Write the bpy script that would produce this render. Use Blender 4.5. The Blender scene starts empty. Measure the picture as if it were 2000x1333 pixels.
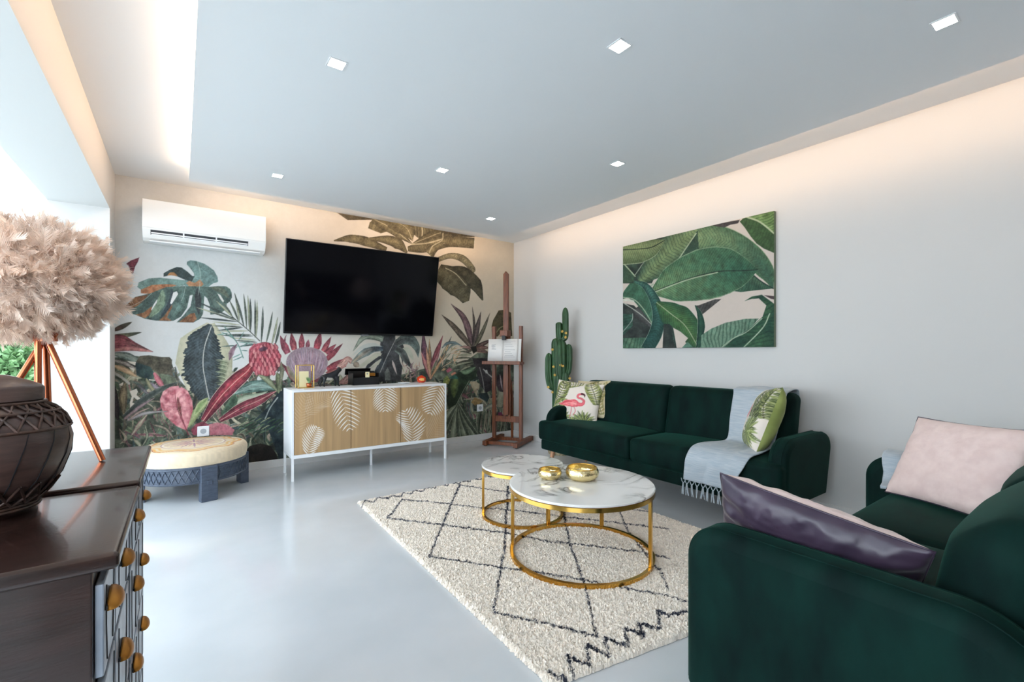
import bpy, math, random
import numpy as np
from mathutils import Vector, Matrix

sc = bpy.context.scene
C = sc.collection
PI = math.pi
rng = np.random.default_rng(7)

# ------------------------------------------------------------------ camera
F, YAW, HY, CAMH = 893.4, math.radians(35.942), 688.0, 1.25
cam_d = bpy.data.cameras.new('camera'); cam = bpy.data.objects.new('camera', cam_d); C.objects.link(cam)
cam_d.sensor_width = 36.0; cam_d.lens = F / 2000 * 36
cam_d.shift_y = (HY - 666.5) / 2000
cam_d.clip_start = 0.02
cam.location = (0, 0, CAMH); cam.rotation_euler = (PI / 2, 0, -YAW)
sc.camera = cam

# ------------------------------------------------------------------ view
sc.view_settings.view_transform = 'Standard'; sc.view_settings.look = 'None'
sc.view_settings.gamma = 1.0; sc.view_settings.use_curve_mapping = False
sc.view_settings.exposure = 1.02

# ------------------------------------------------------------------ world: soft bright sky
w = bpy.data.worlds.new('sky'); sc.world = w; w.use_nodes = True
nt = w.node_tree; nt.nodes.clear()
wo = nt.nodes.new('ShaderNodeOutputWorld'); bg = nt.nodes.new('ShaderNodeBackground')
tc = nt.nodes.new('ShaderNodeTexCoord'); sep = nt.nodes.new('ShaderNodeSeparateXYZ'); rp = nt.nodes.new('ShaderNodeValToRGB')
nt.links.new(tc.outputs['Generated'], sep.inputs[0]); nt.links.new(sep.outputs['Z'], rp.inputs[0])
rp.color_ramp.elements[0].position = 0.0; rp.color_ramp.elements[0].color = (0.90, 0.95, 1.0, 1)
rp.color_ramp.elements[1].position = 0.7; rp.color_ramp.elements[1].color = (0.62, 0.80, 1.0, 1)
nt.links.new(rp.outputs[0], bg.inputs[0]); bg.inputs[1].default_value = 3.6
nt.links.new(bg.outputs[0], wo.inputs[0])

def area(name, loc, direction, sx, sy, power, color):
    l = bpy.data.lights.new(name, 'AREA'); l.shape = 'RECTANGLE'; l.size = sx; l.size_y = sy
    l.energy = power; l.color = color
    o = bpy.data.objects.new(name, l); C.objects.link(o); o.location = loc
    d = Vector(direction).normalized()
    o.rotation_euler = d.to_track_quat('-Z', 'Y').to_euler()
    return o

# ------------------------------------------------------------------ room constants
XL, XR, YB, YR = -0.487, 4.047, 5.536, -3.0
H2, H1, HH, XLO = 2.883, 2.80, 2.475, -0.868
TXL, TXR, TYB = 0.063, 3.559, 5.07
YJ = 5.17

WARM = (1.0, 0.66, 0.42)
# LED strips lying in the gap above the dropped ceiling, shining outwards
def strip(name, loc, direction, length, power, along_y=True):
    o = area(name, loc, direction, length, 0.025, power, WARM)
    d = Vector(direction).normalized()
    ax = Vector((0, 1, 0)) if along_y else Vector((1, 0, 0))
    z = -d; x = ax; y = z.cross(x)
    o.rotation_euler = Matrix((x, y, z)).transposed().to_euler()
    return o
strip('led_strip', (TXL + 0.03, 1.1, 2.848), (-1, 0, 0.12), 7.6, 14)
strip('led_strip', (TXR - 0.03, 1.1, 2.848), (1, 0, -0.10), 7.6, 8.5)
strip('led_strip', (1.8, TYB - 0.03, 2.848), (0, 1, -0.10), 3.4, 5, along_y=False)

# ------------------------------------------------------------------ colour helpers
def lin(c):
    c = np.asarray(c, float)
    return np.where(c <= 0.04045, c / 12.92, ((c + 0.055) / 1.055) ** 2.4)
def hx(s): return np.array([int(s[i:i + 2], 16) / 255 for i in (0, 2, 4)])
def L4(s):
    v = lin(hx(s) if isinstance(s, str) else s); return (float(v[0]), float(v[1]), float(v[2]), 1)

def pm(name, col, rough=0.6, metal=0.0, sheen=0.0, sheen_tint=None, coat=0.0, spec=None, col2=None, nscale=6.0,
       nstretch=(1, 1, 1), bump=0.0, bscale=60.0, rough2=None, emit=None, estr=0.0, ndetail=3.0, ramp=(0.35, 0.65), sheen_rough=0.4):
    m = bpy.data.materials.new(name); m.use_nodes = True; t = m.node_tree; b = t.nodes['Principled BSDF']
    b.inputs['Base Color'].default_value = L4(col); b.inputs['Roughness'].default_value = rough
    b.inputs['Metallic'].default_value = metal
    if sheen:
        b.inputs['Sheen Weight'].default_value = sheen; b.inputs['Sheen Roughness'].default_value = sheen_rough
        if sheen_tint: b.inputs['Sheen Tint'].default_value = L4(sheen_tint)
    if coat: b.inputs['Coat Weight'].default_value = coat; b.inputs['Coat Roughness'].default_value = 0.08
    if spec is not None: b.inputs['Specular IOR Level'].default_value = spec
    if emit: b.inputs['Emission Color'].default_value = L4(emit); b.inputs['Emission Strength'].default_value = estr
    if col2 or bump or rough2 is not None:
        co = t.nodes.new('ShaderNodeTexCoord'); mp = t.nodes.new('ShaderNodeMapping'); mp.inputs['Scale'].default_value = nstretch
        t.links.new(co.outputs['Object'], mp.inputs[0])
    if col2 or rough2 is not None:
        n = t.nodes.new('ShaderNodeTexNoise'); n.inputs['Scale'].default_value = nscale; n.inputs['Detail'].default_value = ndetail
        t.links.new(mp.outputs[0], n.inputs['Vector'])
        if col2:
            r = t.nodes.new('ShaderNodeValToRGB'); r.color_ramp.elements[0].color = L4(col); r.color_ramp.elements[1].color = L4(col2)
            r.color_ramp.elements[0].position, r.color_ramp.elements[1].position = ramp
            t.links.new(n.outputs['Fac'], r.inputs[0]); t.links.new(r.outputs[0], b.inputs['Base Color'])
        if rough2 is not None:
            mr = t.nodes.new('ShaderNodeMapRange'); mr.inputs[3].default_value = rough; mr.inputs[4].default_value = rough2
            t.links.new(n.outputs['Fac'], mr.inputs[0]); t.links.new(mr.outputs[0], b.inputs['Roughness'])
    if bump:
        n2 = t.nodes.new('ShaderNodeTexNoise'); n2.inputs['Scale'].default_value = bscale; n2.inputs['Detail'].default_value = 4
        t.links.new(mp.outputs[0], n2.inputs['Vector'])
        bp = t.nodes.new('ShaderNodeBump'); bp.inputs['Strength'].default_value = bump; bp.inputs['Distance'].default_value = 0.01
        t.links.new(n2.outputs['Fac'], bp.inputs['Height']); t.links.new(bp.outputs[0], b.inputs['Normal'])
    return m
def cmat(name, rough=0.8, sheen=0.0, spec=0.3, bump=0.0, bscale=200):
    m = pm(name, 'ffffff', rough, sheen=sheen, spec=spec, bump=bump, bscale=bscale); t = m.node_tree
    a = t.nodes.new('ShaderNodeAttribute'); a.attribute_name = 'Col'
    t.links.new(a.outputs['Color'], t.nodes['Principled BSDF'].inputs['Base Color']); return m

M = {}
M['wall'] = pm('wall_paint', 'd3d3d1', 0.75, bump=0.02, bscale=150)
M['ceil'] = pm('ceiling_paint', 'edf0f2', 0.8)
M['white'] = pm('white_gloss', 'eef0f2', 0.35)
M['whiteplastic'] = pm('white_plastic', 'f2f1ee', 0.3)
M['floor'] = pm('floor_resin', 'ccd0d3', 0.12, rough2=0.2, nscale=2.5, col2='d3d6d9', coat=0.25)
M['base'] = pm('baseboard_paint', 'dcdcda', 0.4)
M['velvet'] = pm('green_velvet', '031514', 0.72, sheen=0.24, sheen_tint='4a9480', sheen_rough=0.35, col2='082722', nscale=4.5, nstretch=(1, 2.2, 1), bump=0.08, bscale=300, spec=0.10, ndetail=5, ramp=(0.3, 0.7))
M['gold'] = pm('polished_gold', 'e0b25a', 0.17, metal=1.0)
M['goldham'] = pm('hammered_gold', 'f2e0ac', 0.14, metal=1.0, bump=0.45, bscale=55)
M['brass'] = pm('old_brass', 'c08438', 0.38, metal=0.75, col2='a8702c', nscale=30)
M['copper'] = pm('copper', 'c47250', 0.24, metal=1.0)
M['darkwood'] = pm('dark_lacquered_wood', '20130f', 0.24, col2='2e1c18', nscale=7, nstretch=(1, 7, 7), coat=0.35, bump=0.06, bscale=40)
M['easel'] = pm('red_brown_wood', '804523', 0.42, col2='5e3018', nscale=9, nstretch=(6, 6, 0.7))
M['stoolwood'] = pm('dark_wood_blue_reflection', '3e4756', 0.38, col2='4c5666', nscale=12, nstretch=(2, 2, 8))  # bluish reflection mixed into the stool's wood colour
M['leg'] = pm('pale_wood', 'c99a78', 0.45, col2='b98663', nscale=9, nstretch=(6, 6, 0.7))
M['black'] = pm('black_gloss', '0a0a0c', 0.12)
M['tvbody'] = pm('tv_black', '111114', 0.35)
M['screen'] = pm('tv_glass', '06060a', 0.10, spec=0.18)
M['grey'] = pm('grey_metal', '8b8d90', 0.4, metal=0.4)
M['alu'] = pm('frame_grey', 'd0d9dd', 0.4, metal=0.3)
M['throw'] = pm('blue_grey_cotton', 'a3b0bb', 0.85, sheen=0.2, col2='b9c1c6', nscale=30, nstretch=(0.3, 0.3, 6), bump=0.25, bscale=260)
M['blush'] = pm('blush_linen', 'e6cfc8', 0.7, sheen=0.2, col2='dcc3bd', nscale=18, bump=0.12, bscale=90)
M['satin'] = pm('plum_satin', '3e3142', 0.34, sheen=0.2, col2='302636', nscale=6, bump=0.12, bscale=22)
M['cactus'] = pm('cactus_green', '284a2c', 0.5, col2='365c38', nscale=12)
M['petal'] = pm('yellow_petal', 'd8b25a', 0.6)
M['basket'] = pm('woven_basket', 'b8a888', 0.8, col2='6f6a52', nscale=45, bump=0.5, bscale=90)
M['soil'] = pm('soil', '3a2a20', 0.9)
M['urn'] = pm('brown_lacquered_bamboo', '3d2d2a', 0.33, col2='54403a', nscale=10, nstretch=(1, 1, 7), coat=0.2, bump=0.1, bscale=60)
M['wicker'] = pm('dark_wicker', '33241f', 0.5, col2='50382e', nscale=60)
M['feather'] = pm('blush_feather', 'f9dcc5', 0.85, sheen=0.3, col2='f2e2d6', nscale=8)
M['paper'] = pm('paper', 'ecebe8', 0.75)
M['ink'] = pm('printed_ink', '8d9096', 0.8)
M['orange'] = pm('orange_wax', 'e0461c', 0.2, coat=0.6, col2='c93a18', nscale=20)
M['label'] = pm('gold_label', 'e8b860', 0.5)
M['panther'] = pm('black_ceramic', '14181e', 0.3)
M['card'] = pm('cream_card', 'e9dfb2', 0.7)
M['plant'] = pm('leaf_green', '86a878', 0.6, col2='5f8a55', nscale=14)
M['plant2'] = pm('leaf_green_dark', '3b6e4c', 0.6, col2='78a070', nscale=14)
M['terrace'] = pm('terrace_stone', 'cfcfca', 0.7, col2='bdbdb8', nscale=4)
M['awning'] = pm('awning_cloth', 'fbfaf6', 0.8)
M['felt'] = pm('inner_dark', '3a3c40', 0.6)
M['emit'] = pm('lamp_diffuser', 'ffffff', 0.5, emit='fff6ea', estr=22)
M['hole'] = pm('socket_grey', 'aab0b6', 0.5)

def glassmat():
    m = bpy.data.materials.new('clear_glass'); m.use_nodes = True; b = m.node_tree.nodes['Principled BSDF']
    b.inputs['Base Color'].default_value = (1, 1, 1, 1); b.inputs['Roughness'].default_value = 0.02
    b.inputs['Transmission Weight'].default_value = 1; b.inputs['IOR'].default_value = 1.1
    return m
M['glass'] = glassmat()
def awnmat():
    m = M['awning']; b = m.node_tree.nodes['Principled BSDF']; t = m.node_tree
    tr = t.nodes.new('ShaderNodeBsdfTranslucent'); tr.inputs[0].default_value = (0.9, 0.9, 0.88, 1)
    mx = t.nodes.new('ShaderNodeMixShader'); mx.inputs[0].default_value = 0.6
    t.links.new(b.outputs[0], mx.inputs[1]); t.links.new(tr.outputs[0], mx.inputs[2]); t.links.new(mx.outputs[0], t.nodes['Material Output'].inputs[0])
awnmat()
def feathermat():
    m = M['feather']; b = m.node_tree.nodes['Principled BSDF']; t = m.node_tree
    tr = t.nodes.new('ShaderNodeBsdfTranslucent'); tr.inputs[0].default_value = L4('f0dccd')
    mx = t.nodes.new('ShaderNodeMixShader'); mx.inputs[0].default_value = 0.35
    t.links.new(b.outputs[0], mx.inputs[1]); t.links.new(tr.outputs[0], mx.inputs[2]); t.links.new(mx.outputs[0], t.nodes['Material Output'].inputs[0])
feathermat()
def marblemat():
    m = bpy.data.materials.new('white_marble'); m.use_nodes = True; t = m.node_tree; b = t.nodes['Principled BSDF']
    b.inputs['Roughness'].default_value = 0.08; b.inputs['Coat Weight'].default_value = 0.3
    co = t.nodes.new('ShaderNodeTexCoord')
    n = t.nodes.new('ShaderNodeTexNoise'); n.inputs['Scale'].default_value = 2.6; n.inputs['Detail'].default_value = 6; n.inputs['Distortion'].default_value = 1.6
    t.links.new(co.outputs['Object'], n.inputs['Vector'])
    s = t.nodes.new('ShaderNodeMath'); s.operation = 'SUBTRACT'; s.inputs[1].default_value = 0.5
    a = t.nodes.new('ShaderNodeMath'); a.operation = 'ABSOLUTE'
    r = t.nodes.new('ShaderNodeValToRGB'); e = r.color_ramp.elements
    e[0].position = 0.0; e[0].color = L4('7c7a78'); e[1].position = 0.05; e[1].color = L4('eceae6')
    k = e.new(0.014); k.color = L4('bebbb6')
    t.links.new(n.outputs['Fac'], s.inputs[0]); t.links.new(s.outputs[0], a.inputs[0]); t.links.new(a.outputs[0], r.inputs[0])
    n2 = t.nodes.new('ShaderNodeTexNoise'); n2.inputs['Scale'].default_value = 1.7
    t.links.new(co.outputs['Object'], n2.inputs['Vector'])
    r2 = t.nodes.new('ShaderNodeValToRGB'); r2.color_ramp.elements[0].position = 0.42; r2.color_ramp.elements[1].position = 0.52
    t.links.new(n2.outputs['Fac'], r2.inputs[0])
    mx = t.nodes.new('ShaderNodeMixRGB'); mx.inputs[1].default_value = L4('eceae6')
    t.links.new(r2.outputs[0], mx.inputs[0]); t.links.new(r.outputs[0], mx.inputs[2]); t.links.new(mx.outputs[0], b.inputs['Base Color'])
    return m
M['marble'] = marblemat()

# ------------------------------------------------------------------ mesh building
class MB:
    def __init__(s): s.v = []; s.f = []; s.m = []; s.n = 0
    def add(s, V, Fc, mi=0):
        V = np.asarray(V, float); s.v.append(V)
        for f in Fc: s.f.append([int(i) + s.n for i in f]); s.m.append(mi)
        s.n += len(V); return s
    def box(s, c, d, R=None, mi=0):
        c = np.asarray(c, float); h = np.asarray(d, float) / 2
        V = np.array([[x, y, z] for x in (-1, 1) for y in (-1, 1) for z in (-1, 1)]) * h
        if R is not None: V = V @ np.asarray(R).T
        return s.add(V + c, [(0, 1, 3, 2), (4, 6, 7, 5), (0, 4, 5, 1), (2, 3, 7, 6), (0, 2, 6, 4), (1, 5, 7, 3)], mi)
    def bb(s, a, b, mi=0):
        a = np.asarray(a, float); b = np.asarray(b, float); return s.box((a + b) / 2, np.abs(b - a), None, mi)
    def quadstrip(s, G, closed_u=False, closed_v=False, mi=0):       # G[nu][nv][3]
        nu, nv = G.shape[:2]; idx = np.arange(nu * nv).reshape(nu, nv); fs = []
        for i in range(nu if closed_u else nu - 1):
            for j in range(nv if closed_v else nv - 1):
                a, b = idx[i, j], idx[(i + 1) % nu, j]; c, d = idx[(i + 1) % nu, (j + 1) % nv], idx[i, (j + 1) % nv]
                fs.append((a, b, c, d))
        return s.add(G.reshape(-1, 3), fs, mi)
    def lathe(s, prof, c, n=32, axis=None, mi=0):
        prof = np.asarray(prof, float); a = np.linspace(0, 2 * PI, n, endpoint=False)
        G = np.stack([np.outer(prof[:, 0], np.cos(a)), np.outer(prof[:, 0], np.sin(a)), np.repeat(prof[:, 1:2], n, 1)], -1)
        if axis is not None: G = G @ np.asarray(axis).T
        G = G + np.asarray(c, float)
        s.quadstrip(G, closed_v=True, mi=mi)
        return s
    def tube(s, pts, r, n=10, closed=False, mi=0, cap=True):
        P = np.asarray(pts, float); k = len(P); r = np.full(k, r) if np.isscalar(r) else np.asarray(r, float)
        T = np.roll(P, -1, 0) - np.roll(P, 1, 0) if closed else np.gradient(P, axis=0)
        T /= np.linalg.norm(T, axis=1)[:, None] + 1e-12
        up = np.array([0, 0, 1.0]) if abs(T[0, 2]) < 0.9 else np.array([1.0, 0, 0])
        G = []; x = np.cross(T[0], up); x /= np.linalg.norm(x)
        for i in range(k):
            x = x - T[i] * (x @ T[i]); x /= np.linalg.norm(x) + 1e-12; y = np.cross(T[i], x)
            a = np.linspace(0, 2 * PI, n, endpoint=False)
            G.append(P[i] + r[i] * (np.outer(np.cos(a), x) + np.outer(np.sin(a), y)))
        G = np.array(G); base = s.n; s.quadstrip(G, closed_u=closed, closed_v=True, mi=mi)
        if cap and not closed:
            s.f.append([base + j for j in range(n)][::-1]); s.m.append(mi)
            s.f.append([base + (k - 1) * n + j for j in range(n)]); s.m.append(mi)
        return s
    def prism(s, poly, z0, z1, fn=None, mi=0):                       # extrude 2-D polygon
        P = np.asarray(poly, float); n = len(P)
        V = np.array([[p[0], p[1], z0] for p in P] + [[p[0], p[1], z1] for p in P])
        if fn is not None: V = fn(V)
        fs = [tuple(range(n))[::-1], tuple(range(n, 2 * n))] + [(i, (i + 1) % n, n + (i + 1) % n, n + i) for i in range(n)]
        return s.add(V, fs, mi)
    def rbox(s, c, d, r, crown=None, res=0.06, fn=None, R=None, mi=0, arc=4):
        h = np.asarray(d, float) / 2; r = min(r, *(h * 0.999))
        def samples(H):
            inner = H - r; th = np.linspace(0, PI / 4, arc + 1); e = inner + r * np.tan(th)
            m = max(2, int(2 * inner / res) + 1); mid = np.linspace(-inner, inner, m)
            return np.concatenate([-e[::-1][:-1], mid, e[1:]])
        S = [samples(x) for x in h]; vs = {}; V = []; Fs = []
        def vid(p):
            k = tuple(np.round(p, 5)); 
            if k not in vs: vs[k] = len(V); V.append(p)
            return vs[k]
        for ax in range(3):
            a, b = [(1, 2), (2, 0), (0, 1)][ax]
            for sg in (-1, 1):
                ids = np.empty((len(S[a]), len(S[b])), int)
                for i, x in enumerate(S[a]):
                    for j, y in enumerate(S[b]):
                        p = [0, 0, 0]; p[ax] = sg * h[ax]; p[a] = x; p[b] = y; ids[i, j] = vid(p)
                for i in range(len(S[a]) - 1):
                    for j in range(len(S[b]) - 1):
                        q = (ids[i, j], ids[i + 1, j], ids[i + 1, j + 1], ids[i, j + 1]); Fs.append(q if sg > 0 else q[::-1])
        V = np.array(V, float); inner = np.clip(V, -(h - r), h - r); dd = V - inner
        V2 = inner + dd / (np.linalg.norm(dd, axis=1)[:, None] + 1e-12) * r
        if crown is not None:
            u = V2 / h; q = np.clip(1 - u ** 4, 0, 1)
            for ax in range(3):
                if crown[ax]:
                    o = [i for i in range(3) if i != ax]
                    V2[:, ax] += np.sign(u[:, ax]) * np.abs(u[:, ax]) ** 3 * crown[ax] * q[:, o[0]] * q[:, o[1]]
        if fn is not None: V2 = fn(V2)
        if R is not None: V2 = V2 @ np.asarray(R).T
        return s.add(V2 + np.asarray(c, float), Fs, mi)

WL = {}     # world location of every root
def put(name, mb, mats, parent=None, smooth=False, kind=None, colors=None, bevel=0.0, solid=0.0, auto=None, origin=None):
    V = np.concatenate(mb.v) if mb.v else np.zeros((0, 3))
    if parent is not None: org = WL[parent.name]
    elif origin is not None: org = np.asarray(origin, float)
    else: org = np.zeros(3)
    me = bpy.data.meshes.new(name)
    me.from_pydata((V - org).tolist(), [], mb.f)
    if not isinstance(mats, (list, tuple)): mats = [mats]
    for m in mats: me.materials.append(M[m] if isinstance(m, str) else m)
    me.polygons.foreach_set('material_index', mb.m)
    if smooth: me.polygons.foreach_set('use_smooth', [True] * len(mb.f))
    if colors is not None:
        a = me.color_attributes.new('Col', 'FLOAT_COLOR', 'POINT'); a.data.foreach_set('color', np.c_[colors, np.ones(len(colors))].astype(np.float32).ravel())
    me.update()
    if auto is not None: me.set_sharp_from_angle(angle=math.radians(auto))
    o = bpy.data.objects.new(name, me); C.objects.link(o)
    if parent is not None: o.parent = parent
    else: o.location = org
    WL[o.name] = org
    if bevel:
        b = o.modifiers.new('bevel', 'BEVEL'); b.width = bevel; b.segments = 2; b.limit_method = 'ANGLE'; b.angle_limit = math.radians(40)
    if solid:
        b = o.modifiers.new('solid', 'SOLIDIFY'); b.thickness = solid; b.offset = 0
    if kind: o['kind'] = kind
    return o
def thing(name, label, cat, loc, group=None):
    o = bpy.data.objects.new(name, None); C.objects.link(o); o.location = loc; o.empty_display_size = 0.05
    WL[o.name] = np.asarray(loc, float); tag(o, label, cat, group); return o
def tag(o, label, cat, group=None):
    o['label'] = label; o['category'] = cat
    if group: o['group'] = group
    return o
def dup(root, loc, label):
    r = root.copy(); C.objects.link(r); r.location = loc; r['label'] = label; WL[r.name] = np.asarray(loc, float)
    for ch in [c for c in bpy.data.objects if c.parent == root]:
        c = ch.copy(); C.objects.link(c); c.parent = r
    return r
def struct(name, mb, mats, **k): return put(name, mb, mats, kind='structure', **k)
def rotz(a): c, s = math.cos(a), math.sin(a); return np.array([[c, -s, 0], [s, c, 0], [0, 0, 1]])
def catmull(P, n):
    P = np.asarray(P, float)
    if len(P) < 3: t = np.linspace(0, 1, n)[:, None]; return P[0] * (1 - t) + P[-1] * t
    Q = np.vstack([2 * P[0] - P[1], P, 2 * P[-1] - P[-2]]); out = []
    for t in np.linspace(0, len(P) - 1 - 1e-9, n):
        i = int(t); u = t - i; a, b, c, d = Q[i:i + 4]
        out.append(0.5 * (2 * b + (c - a) * u + (2 * a - 5 * b + 4 * c - d) * u * u + (3 * b - a - 3 * c + d) * u ** 3))
    return np.array(out)

# ------------------------------------------------------------------ noise + painter (artwork colours are computed here)
def _h(i, j, s):
    n = (i * 374761393 + j * 668265263 + s * 1442695041) & 0xffffffff
    n = ((n ^ (n >> 13)) * 1274126177) & 0xffffffff
    return ((n ^ (n >> 16)) & 0xffff) / 65535.0
def vn(x, y, seed=0, octv=1):
    out = 0; amp = 1; tot = 0
    for o in range(octv):
        xi = np.floor(x).astype(np.int64); yi = np.floor(y).astype(np.int64); fx = x - xi; fy = y - yi
        fx = fx * fx * (3 - 2 * fx); fy = fy * fy * (3 - 2 * fy)
        a, b, c, d = _h(xi, yi, seed), _h(xi + 1, yi, seed), _h(xi, yi + 1, seed), _h(xi + 1, yi + 1, seed)
        out = out + amp * ((a * (1 - fx) + b * fx) * (1 - fy) + (c * (1 - fx) + d * fx) * fy); tot += amp
        x = x * 2.03 + 17; y = y * 2.03 + 5; amp *= 0.5; seed += 1
    return out / tot
def frame(ox, oy, s):
    return lambda pts: [(ox + p[0] / s, oy + p[1] / s) for p in pts]
class Canvas:
    def __init__(s, U, V, base):
        s.U = U; s.V = V; s.img = np.empty(U.shape + (3,)); s.img[:] = base; s.soft = 1.0
    def _sel(s, x0, x1, y0, y1): return np.nonzero((s.U > x0) & (s.U < x1) & (s.V > y0) & (s.V < y1))
    def put(s, sel, a, col):
        a = np.clip(a, 0, 1)[..., None]; s.img[sel] = s.img[sel] * (1 - a) + col * a
    def poly(s, pts, col, col2=None, ns=0.06, amp=0.12, soft=None, alpha=1.0, grad=None, seed=3, stre=(1, 1), hatch=None):
        P = np.asarray(pts, float); so = soft or s.soft
        sel = s._sel(P[:, 0].min() - 2 * so, P[:, 0].max() + 2 * so, P[:, 1].min() - 2 * so, P[:, 1].max() + 2 * so)
        x = s.U[sel]; y = s.V[sel]
        if x.size == 0: return
        ins = np.zeros(x.shape, bool); dm = np.full(x.shape, 1e9)
        for i in range(len(P)):
            (x0, y0), (x1, y1) = P[i], P[(i + 1) % len(P)]
            c = (y0 > y) != (y1 > y)
            with np.errstate(divide='ignore', invalid='ignore'):
                ins ^= c & (x < (x1 - x0) * (y - y0) / (y1 - y0 + 1e-12) + x0)
            L = (x1 - x0) ** 2 + (y1 - y0) ** 2 + 1e-9; t = np.clip(((x - x0) * (x1 - x0) + (y - y0) * (y1 - y0)) / L, 0, 1)
            dm = np.minimum(dm, np.hypot(x - x0 - t * (x1 - x0), y - y0 - t * (y1 - y0)))
        sd = np.where(ins, dm, -dm); a = np.clip(0.5 + sd / so, 0, 1) * alpha
        c = hx(col)[None] * np.ones((x.size, 1))
        n = vn(x * ns * stre[0], y * ns * stre[1], seed, 3)
        if col2 is not None:
            if grad is not None:
                g = ((x - grad[0]) * (grad[2] - grad[0]) + (y - grad[1]) * (grad[3] - grad[1])) / ((grad[2] - grad[0]) ** 2 + (grad[3] - grad[1]) ** 2)
                t = np.clip(g + (n - 0.5) * 0.5, 0, 1)[:, None]
            else: t = np.clip((n - 0.3) * 2.5, 0, 1)[:, None]
            c = c * (1 - t) + hx(col2) * t
        if hatch is not None:                                        # (angle, spacing, colour, strength)
            ha = math.radians(hatch[0]); q = (x * math.sin(ha) + y * math.cos(ha) + (vn(x * .05, y * .05, seed + 8) - .5) * hatch[1] * 1.6) / hatch[1]
            k = np.clip((np.abs(q - np.floor(q) - .5) * 2 - .45) / .55, 0, 1)[:, None] * hatch[3]; c = c * (1 - k) + hx(hatch[2]) * k
        c = c * (1 + (n[:, None] - 0.5) * 2 * amp)
        s.put(sel, a, c)
    def leaf(s, pts, w, c0, c1=None, cv=None, nv=0, slant=1.0, rib=None, ribw=0.8, edge=None, edgew=0.12, amp=0.12,
             prof=None, half=0, streak=0.0, seed=1, alpha=1.0, c2=None, ragged=0.0, vw=0.3, vamp=0.7, soft=None):
        """curve pts, max half width w (or list of half widths); c0 centre colour, c1 margin colour, c2 tip colour"""
        K = 28; P = catmull(pts, K); t = np.linspace(0, 1, K); so = soft or s.soft
        if np.isscalar(w):
            pr = prof or 'leaf'
            if pr == 'leaf': W = w * np.sin(PI * np.clip(t * 0.96 + 0.04, 0, 1)) ** 0.75
            elif pr == 'blade': W = w * np.minimum(1, (1 - t) * 1.9) ** 0.8 * (0.45 + 0.55 * np.minimum(1, t * 4))
            elif pr == 'line': W = np.full(K, w)
            else: W = w * (1 - t) ** 0.7
        else: W = np.interp(t, np.linspace(0, 1, len(w)), w)
        mx = W.max() + 3 * so
        sel = s._sel(P[:, 0].min() - mx, P[:, 0].max() + mx, P[:, 1].min() - mx, P[:, 1].max() + mx)
        x = s.U[sel]; y = s.V[sel]
        if x.size == 0: return
        best = np.full(x.shape, 1e9); bu = np.zeros(x.shape); bs = np.zeros(x.shape)
        seg = np.r_[0, np.cumsum(np.hypot(*np.diff(P, axis=0).T))]; Ln = seg[-1] + 1e-9
        for i in range(K - 1):
            dx, dy = P[i + 1] - P[i]; l2 = dx * dx + dy * dy + 1e-12; q = ((x - P[i, 0]) * dx + (y - P[i, 1]) * dy) / l2
            qc = np.clip(q, 0, 1); ex = x - P[i, 0] - qc * dx; ey = y - P[i, 1] - qc * dy; d = np.hypot(ex, ey)
            m = d < best; best[m] = d[m]; bu[m] = (seg[i] + qc[m] * (seg[i + 1] - seg[i])) / Ln
            bs[m] = np.sign(dx * ey[m] - dy * ex[m])
        ww = np.interp(bu, seg / Ln, W)
        if ragged: ww = ww * (1 - ragged * vn(bu * Ln * 0.35, bs * 3 + 9, seed + 4, 2))
        keep = best < ww + so
        if W[0] > 3: keep &= bu > 1e-9
        if W[-1] > 3: keep &= bu < 1 - 1e-9
        if half: keep &= (bs * half > 0) | (best < 0.8)
        sel = tuple(k[keep] for k in sel); x = x[keep]; y = y[keep]; best = best[keep]; bu = bu[keep]; bs = bs[keep]; ww = ww[keep]
        a = np.clip(0.5 + (ww - best) / so, 0, 1) * alpha; v = best / (ww + 1e-6)
        n = vn(x * 0.09, y * 0.09, seed, 3); c = hx(c0)[None] * np.ones((x.size, 1))
        if c2 is not None: q = np.clip(bu * 1.25 + (n - 0.5) * 0.5, 0, 1)[:, None]; c = c * (1 - q) + hx(c2) * q
        if c1 is not None: q = np.clip(v ** 1.4 + (n - 0.5) * 0.6, 0, 1)[:, None]; c = c * (1 - q) + hx(c1) * q
        if streak:
            k = vn(bu * 6 + seed, v * bs * 7 + 50, seed + 2, 2); c = c * (1 + (k[:, None] - 0.5) * 2 * streak)
        if nv and cv is not None:
            ph = bu * nv - slant * best / Ln * nv; fr = np.abs(ph - np.floor(ph) - 0.5) * 2
            k = np.clip((fr - (1 - vw)) / vw, 0, 1) * vamp * np.clip((ww - 1) / 3, 0, 1); c = c * (1 - k[:, None]) + hx(cv) * k[:, None]
        if edge is not None: k = np.clip((v - (1 - edgew)) / edgew * 2, 0, 1)[:, None]; c = c * (1 - k) + hx(edge) * k
        if rib is not None: k = np.clip(ribw + 0.5 - best, 0, 1)[:, None]; c = c * (1 - k) + hx(rib) * k
        c = c * (1 + (n[:, None] - 0.5) * 2 * amp)
        s.put(sel, a, c)
    def finish(s, sat=1.0, gain=1.0, contrast=1.0, amp=0.0, f=0.5, seed=77):
        g = s.img.mean(-1, keepdims=True); im = g + (s.img - g) * sat; im = (im - .5) * contrast + .5
        n = vn(s.U * f, s.V * f, seed, 3)[..., None] - .5; n2 = vn(s.U * f * .25, s.V * f * .25, seed + 3, 2)[..., None] - .5
        k = np.clip((0.72 - g) * 3.5, 0.05, 1); s.img = np.clip(im * gain * (1 + (n + n2) * 2 * amp * k), 0, 1)
    def linear(s): return lin(np.clip(s.img, 0, 1)).reshape(-1, 3)

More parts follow.
